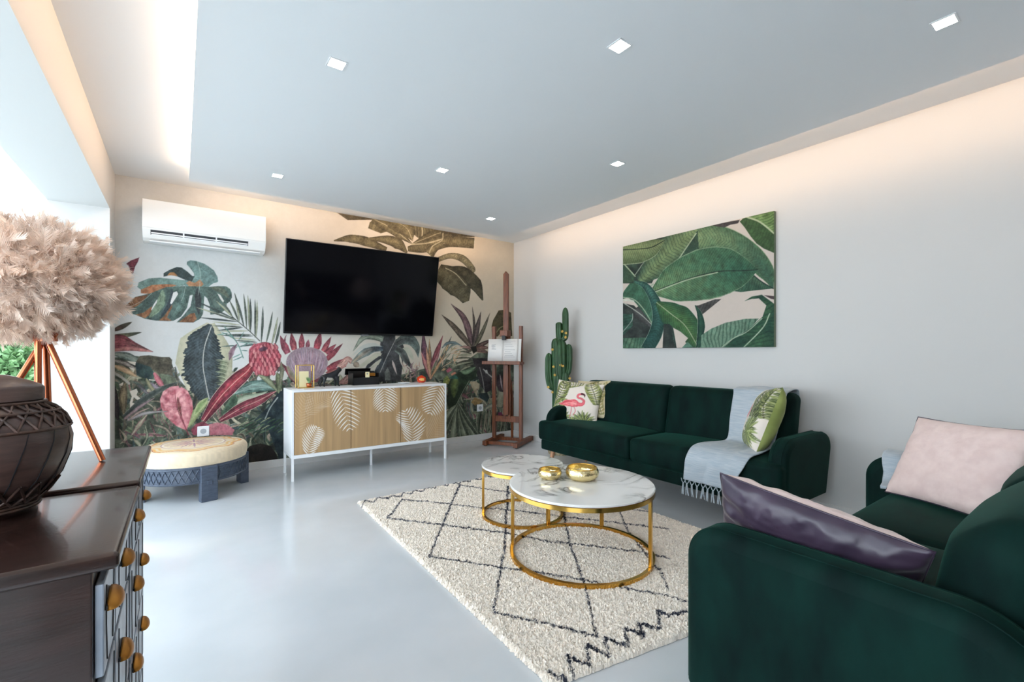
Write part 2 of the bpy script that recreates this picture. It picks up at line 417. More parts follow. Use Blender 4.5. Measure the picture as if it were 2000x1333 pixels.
# photograph ray, used to lay the flat artworks out on their own walls in metres
FW = np.array([math.sin(YAW), math.cos(YAW), 0]); RT = np.array([math.cos(YAW), -math.sin(YAW), 0])
def proj_px(X, Y, Z):
    d = X * FW[0] + Y * FW[1]; l = X * RT[0] + Y * RT[1]
    return 1000 + F * l / d, HY - F * (Z - CAMH) / d

# ================================================================== ROOM
mb = MB(); mb.bb((XLO, YR, -0.12), (XR + 0.2, YB + 0.2, 0)); struct('floor', mb, 'floor')
mb = MB(); mb.bb((XLO, YR, H2), (XR + 0.2, YB + 0.2, H2 + 0.12)); struct('ceiling', mb, 'ceil')
mb = MB(); mb.bb((TXL, YR + 0.3, H1), (TXR, TYB, H1 + 0.02)); mb.bb((TXL + 0.12, YR + 0.4, H1 + 0.02), (TXR - 0.12, TYB - 0.12, H2))
struct('trim_1', mb, 'ceil')                                   # dropped ceiling panel with cove gap
mb = MB(); mb.bb((XR, YR, 0), (XR + 0.2, YB, H2)); struct('wall_right', mb, 'wall')
mb = MB()                                                      # left wall: header beam and far return
mb.bb((XLO, YR, HH), (XL, YB, H2)); mb.bb((XLO, YJ, 0), (XL, YB, HH)); mb.bb((XLO, YR, 0), (XL, -0.9, HH)); struct('wall_left', mb, 'wall')
mb = MB(); mb.bb((XLO, YR - 0.2, 0), (XR + 0.2, YR, H2))
struct('wall_rear', mb, 'wall')
mb = MB(); mb.bb((XR - 0.015, YR, 0), (XR, YB - 0.015, 0.082)); struct('baseboard_right', mb, 'base', bevel=0.003)
mb = MB(); mb.bb((XL, YB - 0.015, 0), (XR - 0.0, YB, 0.082)); struct('baseboard_back', mb, 'base', bevel=0.003)
# sliding door frame at the far end of the opening
mb = MB(); mb.bb((-0.900, YJ - 0.0, 0), (-0.868, YJ + 0.05, HH)); mb.bb((-0.945, -0.8, -0.01), (-0.875, YJ - 0.05, 0.012))
struct('window_1', mb, 'alu')

# ------------------------------------------------------------------ outside
mb = MB(); mb.bb((-9, -5, -0.16), (XLO, 9.5, -0.02)); struct('terrace', mb, 'terrace')
mb = MB(); mb.bb((-6.6, -5, -0.02), (-6.4, 9.5, 1.1)); struct('garden_wall', mb, 'wall')
t = thing('awning', 'white slatted terrace awning seen through the big opening', 'awning', (-1.0, 2, 2.62))
for k in range(7):
    mb = MB(); mb.rbox((-2.6, -2 + k * 1.5, 2.78), (3.1, 1.46, 0.02), 0.008, res=2); put('cloth_panel', mb, 'awning', t)
for x in (-1.02, -4.2):
    mb = MB(); mb.bb((x - 0.04, -3, 2.66), (x + 0.04, 8, 2.76)); put('beam', mb, 'white', t)
for y in (-2.9, 7.9):
    mb = MB(); mb.bb((-4.24, y - 0.04, -0.02), (-4.16, y + 0.04, 2.66)); put('post', mb, 'white', t)

def bush(name, label, c, rad, n, m, seed):
    r = np.random.default_rng(seed); root = thing(name, label, 'bush', (c[0], c[1], -0.02), 'garden bushes outside')
    mb = MB(); V = []; Fs = []
    for i in range(n):
        u = r.normal(size=3); u /= np.linalg.norm(u); p = np.array(c) + u * np.array(rad) * r.uniform(0.55, 1.0)
        if p[2] < 0.05: continue
        d = u + r.normal(size=3) * 0.6; d /= np.linalg.norm(d); s_ = np.cross(d, r.normal(size=3)); s_ /= np.linalg.norm(s_)
        L = r.uniform(0.06, 0.12); W_ = L * 0.28; up = np.cross(s_, d)
        b = len(V); V += [p, p + d * L * .5 + s_ * W_ + up * .01, p + d * L, p + d * L * .5 - s_ * W_ + up * .01, p + d * L * .5 - up * 0.015]
        Fs += [(b, b + 1, b + 4), (b + 1, b + 2, b + 4), (b + 2, b + 3, b + 4), (b + 3, b, b + 4)]
    mb.add(V, Fs); put('foliage', mb, m, root)
    mb = MB()
    for k in range(5):
        a = k * 1.26; q = np.array([c[0], c[1], -0.02])
        mb.tube([q + [0.05 * math.cos(a), 0.05 * math.sin(a), 0], q + [rad[0] * .4 * math.cos(a), rad[1] * .4 * math.sin(a), c[2] * .9]], [0.03, 0.012], 6)
    put('stem', mb, 'soil', root); return root
bush('garden_bush', 'bright green bush outside, nearest the opening, just left of the copper lamp legs', (-1.40, 7.0, 0.74), (0.30, 0.42, 0.74), 4200, 'plant', 1)
bush('garden_bush', 'grey green bush outside, second from the opening, left of the bright one', (-2.15, 7.5, 0.85), (0.36, 0.42, 0.85), 4200, 'plant2', 2)
bush('garden_bush', 'taller green shrub at the left picture edge outside', (-3.0, 8.0, 1.0), (0.42, 0.5, 1.0), 3600, 'plant', 3)

# ================================================================== DOWNLIGHTS
mb = MB(); s = 0.038
mb.bb((-s - 0.008, -s - 0.008, -0.004), (-s, s + 0.008, 0.0)); mb.bb((s, -s - 0.008, -0.004), (s + 0.008, s + 0.008, 0.0))
mb.bb((-s, -s - 0.008, -0.004), (s, -s, 0.0)); mb.bb((-s, s, -0.004), (s, s + 0.008, 0.0))
spots = [((0.680, 2.541), 'square downlight at the upper left of the ceiling, above the left half of the television'),
         ((1.80, 1.555), 'square downlight at the top centre of the ceiling, nearly above the coffee tables'),
         ((2.905, 0.546), 'square downlight in the upper right corner of the picture, nearest the right wall cove'),
         ((0.690, 4.457), 'small square downlight near the mural wall, just right of the air conditioner'),
         ((1.805, 3.50), 'small square downlight in the middle, above the right edge of the television'),
         ((2.910, 2.535), 'square downlight above the left edge of the leaf painting'),
         ((2.915, 4.440), 'small square downlight deepest in the corner, above the easel')]
sp0 = thing('ceiling_downlight', spots[0][1], 'downlight', (*spots[0][0], H1), 'square recessed downlights')
WL['proto'] = np.zeros(3)
a = put('trim_ring', mb, 'white'); a.parent = sp0
mb = MB(); mb.bb((-s, -s, -0.002), (s, s, -0.001)); a = put('diffuser', mb, 'emit'); a.parent = sp0
for (p, lab) in spots[1:]: dup(sp0, (*p, H1), lab)

# ================================================================== AIR CONDITIONER
ac = thing('air_conditioner', 'white wall-mounted split air conditioner at the top left of the mural wall', 'air conditioner', (0.217, YB, 2.28))
x0, x1, yf = -0.281, 0.716, 5.305
prof = [(YB, 2.645), (yf + 0.02, 2.645), (yf, 2.63), (yf, 2.40), (yf + 0.004, 2.372), (yf + 0.055, 2.30), (yf + 0.10, 2.278), (YB, 2.278)]
def xz(V): return np.stack([V[:, 2], V[:, 0], V[:, 1]], -1)
mb = MB(); mb.prism(prof, x0, x1, fn=xz); put('body', mb, 'whiteplastic', ac, bevel=0.006)
mb = MB(); mb.bb((x0 + 0.002, yf - 0.006, 2.385), (x1 - 0.002, yf - 0.0005, 2.64)); put('front_panel', mb, 'whiteplastic', ac, bevel=0.003)
def slope(u, off=0.0):
    a_ = np.array([yf + 0.004, 2.372]); b_ = np.array([yf + 0.055, 2.30]); d = (b_ - a_); nrm = np.array([-0.816, -0.578]); return a_ + d * u + nrm * off
mb = MB(); p, q = slope(0.05, 0.001), slope(0.62, 0.001)
mb.add([[x0 + 0.06, p[0], p[1]], [x1 - 0.16, p[0], p[1]], [x1 - 0.16, q[0], q[1]], [x0 + 0.06, q[0], q[1]]], [(3, 2, 1, 0)]); put('air_slot', mb, 'felt', ac)
for u in (0.30, 0.5):
    mb = MB(); p, q = slope(u, 0.004), slope(u + 0.10, 0.010)
    mb.add([[x0 + 0.065, p[0], p[1]], [x1 - 0.165, p[0], p[1]], [x1 - 0.165, q[0], q[1]], [x0 + 0.065, q[0], q[1]]], [(0, 1, 2, 3)]); put('louvre', mb, 'white', ac, solid=0.003)
for xx in (x0 + 0.30, x0 + 0.56):
    mb = MB(); p, q = slope(0.02, 0.006), slope(0.66, 0.006)
    mb.add([[xx, p[0], p[1]], [xx + 0.012, p[0], p[1]], [xx + 0.012, q[0], q[1]], [xx, q[0], q[1]]], [(0, 1, 2, 3)]); put('slot_divider', mb, 'white', ac, solid=0.004)
mb = MB(); mb.rbox(((x0 + x1) / 2, yf + 0.075, 2.272), (x1 - x0 - 0.10, 0.085, 0.012), 0.005, res=1); put('air_flap', mb, 'white', ac)

# ================================================================== TELEVISION
cx, cy, cz, yaw, tilt, tw, th = 1.788, 5.375, 1.953, -0.03, 0.20, 1.765, 1.02
ex = np.array([math.cos(yaw), math.sin(yaw), 0]); nn = np.array([math.sin(yaw), -math.cos(yaw), 0])
ez = np.array([0, 0, 1]) * math.cos(tilt) + nn * math.sin(tilt); ey = np.cross(ez, ex)
RTV = np.stack([ex, ey, ez], 1); fr = np.cross(ex, ez); ctr = np.array([cx, cy, cz]) - 0.06 * 0 * ey
tv = thing('television', 'large black flat television tilted down from the wall above the sideboard', 'television', (cx, cy, cz))
def tl(V): return V @ RTV.T + ctr
mb = MB(); mb.rbox((0, 0.02, 0), (tw, 0.035, th), 0.008, res=1, fn=None); mb.v[0] = tl(mb.v[0]); put('casing', mb, 'tvbody', tv)
mb = MB(); mb.box((0, 0, 0.006), (tw - 0.02, 0.006, th - 0.032)); mb.v[0] = tl(mb.v[0]); put('screen', mb, 'screen', tv)
mb = MB(); mb.box((0, 0.0, -th / 2 - 0.004), (0.09, 0.02, 0.014)); mb.v[0] = tl(mb.v[0]); put('sensor_bar', mb, 'grey', tv)
mb = MB()
for i, ww in enumerate((0.008, 0.006, 0.008, 0.007, 0.008, 0.007, 0.008)): mb.box((-0.033 + i * 0.011, -0.0035, -th / 2 + 0.005), (ww, 0.001, 0.006))
for k in range(len(mb.v)): mb.v[k] = tl(mb.v[k])
put('badge', mb, 'grey', tv)
mb = MB(); mb.bb((cx - 0.32, YB - 0.03, 1.72), (cx + 0.32, YB - 0.002, 2.12)); mb.bb((cx - 0.2, 5.44, 1.80), (cx - 0.14, YB - 0.02, 2.0)); mb.bb((cx + 0.14, 5.44, 1.80), (cx + 0.2, YB - 0.02, 2.0)); put('wall_bracket', mb, 'tvbody', tv)
# pale shelf-like strip of wall showing above the screen
# ================================================================== SIDEBOARD
sx0, sx1, sy0, sy1, sz0, sz1 = 0.864, 2.529, 4.80, 5.22, 0.216, 0.88
sb = thing('sideboard', 'white metal sideboard with three wooden doors printed with white palm fronds', 'sideboard', ((sx0 + sx1) / 2, 5.0, 0))
mb = MB(); T = 0.022
mb.bb((sx0, sy0, sz1 - T), (sx1, sy1, sz1)); mb.bb((sx0, sy0, sz0), (sx1, sy1, sz0 + 0.035))
mb.bb((sx0, sy0, sz0 + 0.035), (sx0 + T, sy1, sz1 - T)); mb.bb((sx1 - T, sy0, sz0 + 0.035), (sx1, sy1, sz1 - T))
mb.bb((sx0 + T, sy1 - 0.01, sz0 + 0.035), (sx1 - T, sy1, sz1 - T)); put('body', mb, 'white', sb, bevel=0.002)
for x, y in ((sx0, sy0), (sx1 - T, sy0), (sx0, sy1 - T), (sx1 - T, sy1 - T), ((sx0 + sx1) / 2, sy0 + 0.2)):
    mb = MB(); mb.bb((x, y, 0), (x + T, y + T, sz0)); put('leg', mb, 'white', sb, bevel=0.001)
FS = frame(540, 700, 5.553)
fronds = [  # base, tip, half width px, colour, alpha
    ([(340, 1060), (380, 900), (440, 760)], 110, 1.0), ([(640, 250), (730, 480), (790, 760)], 150, 1.0), ([(1140, 200), (1170, 380), (1180, 560)], 130, 1.0),
    ([(1470, 940), (1470, 760), (1400, 580)], 140, 1.0), ([(1800, 220), (1730, 400), (1670, 590)], 125, 1.0),
    ([(330, 620), (420, 500), (560, 420)], 120, 0.45), ([(215, 800), (270, 600), (330, 400)], 110, 0.4), ([(1650, 900), (1720, 780), (1800, 640)], 130, 0.4)]
dw = (sx1 - sx0 - 2 * T) / 3; put('carcass_gap', MB().bb((sx0 + T, sy0 + .019, sz0 + .035), (sx1 - T, sy0 + .024, sz1 - T)), 'felt', sb)
for k in range(3):
    xa = sx0 + T + k * dw + 0.003; xb = xa + dw - 0.006; za, zb = sz0 + 0.037, sz1 - T - 0.002
    nx, nz = int((xb - xa) / 0.003), int((zb - za) / 0.003)
    gx, gz = np.meshgrid(np.linspace(xa, xb, nx), np.linspace(za, zb, nz), indexing='ij')
    U, V_ = proj_px(gx, sy0, gz); cv = Canvas(U, V_, hx('b4946c')); cv.soft = 0.7
    grain = vn(gx * 120, gz * 3, 11 + k, 3); g2 = vn(gx * 24, gz * 1.3, 31, 2)
    cv.img = cv.img * (1 + (grain[..., None] - .5) * 0.14 + (g2[..., None] - .5) * 0.16)
    for n_, (pts, hw, al) in enumerate(fronds):
        P = catmull(FS(pts), 26); col = 'ece8e2' if al > 0.9 else 'd8c8b4'; w_ = hw * 1.18 / 5.553
        d = np.gradient(P, axis=0); d /= np.linalg.norm(d, axis=1)[:, None]; nr = np.stack([-d[:, 1], d[:, 0]], 1)
        for i in range(1, 26, 1 if hw < 0 else 2):
            tt = i / 25; L = w_ * math.sin(PI * min(1, tt * 0.85 + 0.12)) ** 0.6
            for sg in (-1, 1):
                a_ = P[i] + 0; b_ = P[i] + (nr[i] * sg * 0.80 + d[i] * 0.62) * L * 1.15; m_ = (a_ + b_) / 2 + d[i] * L * -0.05
                cv.leaf([a_, m_, b_], 1.05 if al > 0.9 else 0.7, col, prof='leaf', alpha=al, amp=0.03, soft=0.6)
        cv.leaf(P, 0.35, 'c8b698', prof='line', alpha=0.6 * al)
    ids = np.arange(nx * nz).reshape(nx, nz)
    V3 = np.stack([gx, np.full_like(gx, sy0), gz], -1).reshape(-1, 3)
    q = np.stack([ids[:-1, :-1], ids[1:, :-1], ids[1:, 1:], ids[:-1, 1:]], -1).reshape(-1, 4)
    mb = MB(); mb.add(V3, q.tolist()); nv = len(V3)
    mb.bb((xa, sy0 + 0.0005, za), (xb, sy0 + 0.018, zb)); cols = np.r_[cv.linear(), np.tile(lin(hx('b4946c')), (8, 1))]
    M.setdefault('door', cmat('printed_oak', 0.45, spec=0.4)); put('door', mb, 'door', sb, colors=cols)

# ---- things on the sideboard
zt = sz1
t = thing('gold_lantern_frame', 'gold wire display box with a card and small plant, left on the sideboard', 'ornament', (1.04, 5.075, zt))
xa, xb, ya, yb, zb_ = 0.965, 1.115, 5.02, 5.13, zt + 0.235
pts = [(xa, ya), (xb, ya), (xb, yb), (xa, yb)]
mb = MB()
for (x, y) in pts: mb.tube([(x, y, zt + .004), (x, y, zb_)], 0.004, 6)
for z in (zt + .004, zb_):
    for i in range(4): mb.tube([(*pts[i], z), (*pts[(i + 1) % 4], z)], 0.004, 6)
put('wire_frame', mb, 'gold', t)
mb = MB(); mb.bb((xa + .004, ya + .004, zt + .001), (xb - .004, yb - .004, zt + 0.008)); put('base', mb, 'goldham', t)
card = put('picture_card', MB().bb((xa + .025, ya + .07, zt + .0085), (xb - .035, ya + .076, zt + 0.17)), 'card'); tag(card, 'cream card standing inside the gold glass box', 'card')
mb = MB(); mb.lathe([(0.0, 0), (0.022, 0), (0.028, 0.04), (0.024, 0.04), (0.02, 0.035), (0, 0.035)], (xb - 0.04, ya + 0.035, zt + 0.0085), 16)
t2 = thing('succulent', 'tiny green succulent inside the gold glass box', 'plant', (xb - 0.04, ya + 0.035, zt + 0.0085)); put('pot', mb, 'copper', t2, smooth=True)
mb = MB()
for i in range(26):
    a_ = i * 2.4; L = 0.05 + 0.03 * ((i * 7) % 5) / 5; r_ = 0.35 + 0.5 * ((i * 3) % 7) / 7; b0 = np.array([xb - 0.04, ya + 0.035, zt + 0.042])
    e_ = b0 + np.array([math.cos(a_) * r_ * 0.04, math.sin(a_) * r_ * 0.035, L]); mb.tube([b0, (b0 + e_) / 2 + [0, 0, 0.006], e_], [0.003, 0.0035, 0.0006], 5)
put('leaves', mb, 'plant', t2, smooth=True)

# black big cat figurine: one continuous skinned body
def skin(name, verts, edges, radii, mat, parent, sub=2, root=0):
    org = WL[parent.name]; me = bpy.data.meshes.new(name)
    me.from_pydata([tuple(np.array(v) - org) for v in verts], edges, []); me.materials.append(M[mat])
    o = bpy.data.objects.new(name, me); C.objects.link(o); o.parent = parent; WL[o.name] = org
    sm = o.modifiers.new('skin', 'SKIN'); sm.use_smooth_shade = True
    for i, r in enumerate(radii): d = me.skin_vertices[0].data[i]; d.radius = (r, r) if np.isscalar(r) else r; d.use_root = (i == root)
    s2 = o.modifiers.new('sub', 'SUBSURF'); s2.levels = s2.render_levels = sub
    return o
px_, py_, pz_ = 1.305, 5.12, zt
cat = thing('panther_figurine', 'small black ceramic figurine of a striding big cat on the sideboard', 'figurine', (px_, py_, pz_))
v = [(-.065, 0, .125), (0, 0, .118), (.05, 0, .130), (.072, 0, .158), (.092, 0, .182), (.120, 0, .176),
     (-.078, .020, .085), (-.092, .020, .048), (-.108, .020, .012), (-.092, .020, .006),
     (-.062, -.020, .085), (-.070, -.020, .048), (-.078, -.020, .012), (-.060, -.020, .006),
     (.052, .022, .085), (.056, .022, .045), (.050, .022, .012), (.066, .022, .006),
     (.062, -.022, .085), (.074, -.022, .048), (.076, -.022, .012), (.092, -.022, .006),
     (-.09, 0, .110), (-.118, 0, .075), (-.122, 0, .040), (.086, .014, .206), (.086, -.014, .206)]
v = [(px_ + a, py_ + b * 1.1, pz_ + c) for a, b, c in v]
e = [(0, 1), (1, 2), (2, 3), (3, 4), (4, 5), (0, 6), (6, 7), (7, 8), (8, 9), (0, 10), (10, 11), (11, 12), (12, 13), (2, 14), (14, 15), (15, 16), (16, 17), (2, 18), (18, 19), (19, 20), (20, 21), (0, 22), (22, 23), (23, 24), (4, 25), (4, 26)]
r = [.027, .025, .030, .023, .022, .012, .02, .012, .009, .008, .02, .012, .009, .008, .018, .012, .009, .008, .018, .012, .009, .008, .011, .007, .005, .006, .006]
skin('body', v, e, r, 'panther', cat, sub=1, root=1)

bx = thing('black_storage_box', 'open black box with a playing card and gold object inside, centre of the sideboard', 'box', (1.67, 5.24, zt))
xa, xb, ya, yb = 1.545, 1.845, 5.13, 5.31
mb = MB(); mb.bb((xa, ya, zt), (xb, yb, zt + .008))
for a_, b_ in (((xa, ya, zt), (xb, ya + .007, zt + .085)), ((xa, yb - .007, zt), (xb, yb, zt + .15)), ((xa, ya, zt), (xa + .007, yb, zt + .13)), ((xb - .007, ya, zt), (xb, yb, zt + .13))): mb.bb(a_, b_)
put('tray', mb, 'tvbody', bx, bevel=0.0015)
mb = MB(); mb.box((1.66, 5.325, zt + 0.145), (0.29, 0.006, 0.075), R=np.array([[1, 0, 0], [0, 0.94, -0.34], [0, 0.34, 0.94]])); put('lid', mb, 'black', bx)
mb = MB(); mb.box((1.76, 5.2, zt + 0.113), (0.10, 0.07, 0.035)); put('lining', mb, 'brass', bx, bevel=0.003)
pc = put('playing_card', MB().box((1.705, 5.126, zt + 0.115), (0.045, 0.003, 0.062)), 'card'); tag(pc, 'small cream playing card standing at the front of the black box', 'card')
mb = MB(); mb.lathe([(0.0, 0.001), (0.008, 0.001), (0.008, 0.0), (0.005, 0.0), (0.005, 0.001)], (1.703, 5.124, zt + 0.125), 12, axis=np.array([[1, 0, 0], [0, 0, -1], [0, 1, 0]])); put('pip', mb, 'ink', pc)
t = thing('white_dish', 'small flat white dish on the sideboard right of the black box', 'dish', (2.13, 5.10, zt))
mb = MB(); mb.lathe([(0, 0), (0.05, 0), (0.075, 0.010), (0.073, 0.013), (0.048, 0.005), (0, 0.005)], (2.13, 5.10, zt), 32); put('bowl', mb, 'white', t, smooth=True, auto=40)
t = thing('orange_candle_bottle', 'round orange glass bottle with gold label and black stopper on the right of the sideboard', 'bottle', (2.36, 5.12, zt))
mb = MB(); mb.lathe([(0, 0), (0.035, 0), (0.052, 0.015), (0.056, 0.04), (0.048, 0.066), (0.03, 0.078), (0.016, 0.082), (0.016, 0.09), (0, 0.09)], (2.36, 5.12, zt), 28); put('body', mb, 'orange', t, smooth=True)
mb = MB(); mb.lathe([(0.017, 0.088), (0.017, 0.098), (0.01, 0.10), (0.01, 0.128), (0, 0.13)], (2.36, 5.12, zt), 16); put('stopper', mb, 'black', t, smooth=True)
mb = MB(); th_ = np.linspace(-0.42, 0.42, 9) - PI / 2 - 0.25; G = np.array([[(2.36 + 0.0572 * math.cos(q), 5.12 + 0.0572 * math.sin(q), z) for q in th_] for z in (zt + .025, zt + .04, zt + .056)]); mb.quadstrip(G); put('gold_label', mb, 'label', t, smooth=True)
# small printed white card lying at the left front corner of the sideboard
t = put('folded_note', MB().box((0.935, 4.87, zt + 0.004), (0.10, 0.06, 0.006)), 'paper'); tag(t, 'small white card lying flat on the left front corner of the sideboard', 'card')

# ================================================================== SOCKETS
for (x, z, lab, dbl) in ((0.186, 0.456, 'white wall socket low on the mural behind the round stool', 1), (3.447, 0.456, 'white wall socket on the mural between sideboard and easel', 0)):
    o = thing('wall_socket', lab, 'socket', (x, YB, z), 'white wall sockets')
    mb = MB(); mb.rbox((x, YB - 0.006, z), (0.10, 0.012, 0.10), 0.005, res=0.2); put('plate', mb, 'white', o)
    mb = MB(); mb.lathe([(0, -0.001), (0.024, -0.001), (0.026, 0.0015), (0.024, 0.0015), (0.022, 0.0005), (0, 0.0005)], (x, YB - 0.0125, z), 20, axis=np.array([[1, 0, 0], [0, 0, -1], [0, 1, 0]])); put('outlet', mb, 'hole', o)

# ================================================================== EASEL
eo = np.array([3.243, 5.145, 0]); ew = np.array([0.522, -0.853, 0]); ed = np.array([0.853, 0.522, 0])
ER = np.stack([ew, ed, [0, 0, 1]], 1)
def E_(x, y, z): return eo + ER @ np.array([x, y, z])
ea = thing('easel', 'tall red brown wooden studio easel standing in the corner', 'easel', tuple(E_(0.25, 0.3, 0)))
def ebox(name, a, b, R=None, parent=ea, mat='easel', bev=0.004):
    a = np.array(a, float); b = np.array(b, float); RR = ER if R is None else ER @ R
    return put(name, MB().box(eo + ER @ ((a + b) / 2), np.abs(b - a), RR), mat, parent, bevel=bev)
ebox('foot_rail', (0, 0, 0.012), (0.06, 0.60, 0.07)); ebox('foot_rail', (0.44, 0, 0.012), (0.50, 0.60, 0.07))
for x in (0.03, 0.47):
    for y in (0.04, 0.55):
        c = E_(x, y, 0); put('caster', MB().lathe([(0, 0), (0.018, 0), (0.02, 0.006), (0.018, 0.012), (0, 0.012)], c, 14), 'tvbody', ea, smooth=True)
ebox('cross_rail', (0.06, 0.06, 0.02), (0.44, 0.10, 0.06)); ebox('cross_rail', (0.06, 0.40, 0.02), (0.44, 0.45, 0.06))
ebox('upright', (0.03, 0.24, 0.07), (0.075, 0.29, 1.60)); ebox('upright', (0.425, 0.24, 0.07), (0.47, 0.29, 1.60))
ebox('lower_brace', (0.075, 0.25, 0.30), (0.425, 0.28, 0.38)); ebox('upper_brace', (0.075, 0.265, 1.08), (0.425, 0.29, 1.14))
mast = [(0.215, 0.195, 0.42), (0.285, 0.24, 2.32)]
put('mast', MB().prism([(0.215, 0.40), (0.285, 0.40), (0.285, 2.30), (0.25, 2.34), (0.215, 2.30)], 0.20, 0.24, fn=lambda V: eo + (np.stack([V[:, 0], V[:, 2], V[:, 1]], -1)) @ ER.T), 'easel', ea, bevel=0.003)
ebox('mast_guide', (0.20, 0.242, 0.34), (0.235, 0.262, 1.5)); ebox('mast_guide', (0.265, 0.242, 0.34), (0.30, 0.262, 1.5))
ebox('top_clamp', (0.195, 0.13, 1.46), (0.305, 0.262, 1.54)); ebox('clamp_jaw', (0.225, 0.125, 1.41), (0.275, 0.17, 1.47), mat='felt')
ebox('tray', (-0.03, 0.06, 1.085), (0.52, 0.20, 1.115)); ebox('tray_lip', (-0.03, 0.045, 1.085), (0.52, 0.06, 1.13))
mb = MB(); mb.tube([E_(0.25, 0.24, 1.3), E_(0.25, 0.42, 0.65), E_(0.25, 0.43, 0.06)], 0.018, 8); put('rear_strut', mb, 'easel', ea)
# open book on the easel
bk = thing('open_book', 'open white book with printed pages resting on the easel tray', 'book', tuple(E_(0.24, 0.12, 1.116)))
def page(x0, x1, bow, n=10):
    xs = np.linspace(x0, x1, n); G = []
    for x in xs:
        t_ = (x - x0) / (x1 - x0); y = 0.105 + 0.06 - bow * math.sin(PI * t_)
        G.append([E_(x, y, 1.118), E_(x, y + 0.035, 1.425)])
    return np.array(G)
put('left_page', MB().quadstrip(page(0.0, 0.22, 0.012)), 'paper', bk, smooth=True, solid=0.006)
put('right_page', MB().quadstrip(page(0.222, 0.435, 0.018)), 'paper', bk, smooth=True, solid=0.006)
for k in range(4):
    G = page(0.236 + k * 0.002, 0.440 + k * 0.011, 0.006 - k * 0.004); put('loose_page', MB().quadstrip(G + ER @ np.array([0, 0.006 + k * 0.004, 0])), 'paper', bk, smooth=True)
mb = MB()
def line_(xa, xb, z, h=0.004):
    off = 0.105 + 0.06 + 0.035 * (z - 1.118) / 0.307
    def yb_(x): x0, x1, bow = (0.0, 0.22, 0.012) if x < 0.221 else (0.222, 0.435, 0.018); return off - bow * math.sin(PI * (x - x0) / (x1 - x0)) - 0.0045
    xs = np.linspace(xa, xb, 6); mb.quadstrip(np.array([[E_(x, yb_(x), z - h / 2), E_(x, yb_(x), z + h / 2)] for x in xs]))
for z, a_, b_ in ((1.345, .055, .12), (1.333, .052, .10), (1.321, .055, .115), (1.305, .06, .10), (1.290, .055, .125)): line_(a_, b_, z, 0.005)
put('left_print', mb, 'ink', bk); mb = MB()
for k in range(9): line_(0.245 + 0.01 * (k % 2), 0.40 - 0.02 * ((k * 3) % 4), 1.395 - k * 0.024 - (0.02 if k > 3 else 0), 0.003)
put('right_print', mb, 'ink', bk)

# ================================================================== CACTUS
cc = np.array([3.80, 4.22])
ct = thing('potted_cactus', 'tall branching artificial cactus with small yellow flowers in a woven pot behind the sofa', 'cactus', (cc[0], cc[1], 0))
put('pot', MB().lathe([(0, 0), (0.15, 0), (0.19, 0.16), (0.175, 0.30), (0.16, 0.30), (0.165, 0.27), (0, 0.27)], (*cc, 0), 32), 'basket', ct, smooth=True, auto=50)
put('soil', MB().lathe([(0, 0.285), (0.10, 0.28), (0.165, 0.272)], (*cc, 0), 24), 'soil', ct)
tocam = np.array([cc[0], cc[1], 0]) / np.hypot(*cc); lat = np.array([tocam[1], -tocam[0], 0])
def rib(name, pts, r, nr=8, n=64):
    P = catmull([np.array([cc[0], cc[1], 0]) + lat * p[0] + tocam * p[1] + np.array([0, 0, p[2]]) for p in pts], n)
    t_ = np.linspace(0, 1, n); R_ = r * np.sqrt(np.clip(1 - np.clip((t_ - 0.88) / 0.12, 0, 1) ** 2, 0.0004, 1)) * (0.85 + 0.15 * np.minimum(1, t_ * 5))
    T_ = np.gradient(P, axis=0); T_ /= np.linalg.norm(T_, axis=1)[:, None]; m = nr * 4; G = []; x = lat.copy()
    for i in range(n):
        x = x - T_[i] * (x @ T_[i]); x /= np.linalg.norm(x); y = np.cross(T_[i], x); a_ = np.linspace(0, 2 * PI, m, endpoint=False)
        rr = R_[i] * (1 + 0.16 * np.cos(nr * a_)); G.append(P[i] + np.outer(rr * np.cos(a_), x) + np.outer(rr * np.sin(a_), y))
    put(name, MB().quadstrip(np.array(G), closed_v=True), 'cactus', ct, smooth=True)
rib('column', [(0.0, 0, 0.27), (0.0, 0, 0.9), (-0.01, 0, 1.42)], 0.075)
rib('column', [(-0.055, -0.02, 0.75), (-0.062, -0.02, 1.1), (-0.065, -0.02, 1.42)], 0.042, 6)
rib('column', [(0.05, -0.03, 0.27), (0.055, -0.03, 0.6), (0.05, -0.03, 1.02)], 0.05, 6)
rib('column', [(-0.05, -0.03, 0.27), (-0.05, -0.03, 0.6), (-0.045, -0.03, 1.0)], 0.045, 6)
rib('arm', [(-0.012, 0, 1.38), (-0.018, 0, 1.5), (-0.02, 0, 1.62)], 0.036, 6)
rib('arm', [(-0.05, 0, 0.80), (-0.12, 0, 0.84), (-0.145, 0, 0.98), (-0.145, 0, 1.24)], 0.043, 7)
rib('arm', [(0.04, 0, 0.95), (0.085, 0, 1.02), (0.098, 0, 1.15), (0.098, 0, 1.35)], 0.04, 7)
rib('arm', [(0.02, -0.01, 1.40), (0.055, -0.01, 1.44), (0.06, -0.01, 1.55), (0.058, -0.01, 1.80)], 0.034, 6)
for (a_, z) in ((0.02, 1.50), (0.065, 1.48), (-0.10, 1.28), (-0.085, 1.07), (0.0, 1.09), (0.03, 1.08), (0.11, 0.93), (-0.15, 0.82), (0.06, 1.43), (-0.10, 0.76), (0.10, 0.86), (-0.07, 0.97)):
    mb = MB(); b0 = np.array([cc[0], cc[1], z]) + lat * a_ - tocam * 0.075
    for k in range(7):
        q = k * 0.9; d = lat * math.cos(q) + np.array([0, 0, math.sin(q)]); mb.tube([b0, b0 + d * 0.011 - tocam * 0.006, b0 + d * 0.019 - tocam * 0.003], [0.003, 0.005, 0.001], 5)
    put('flower', mb, 'petal', ct, smooth=True)

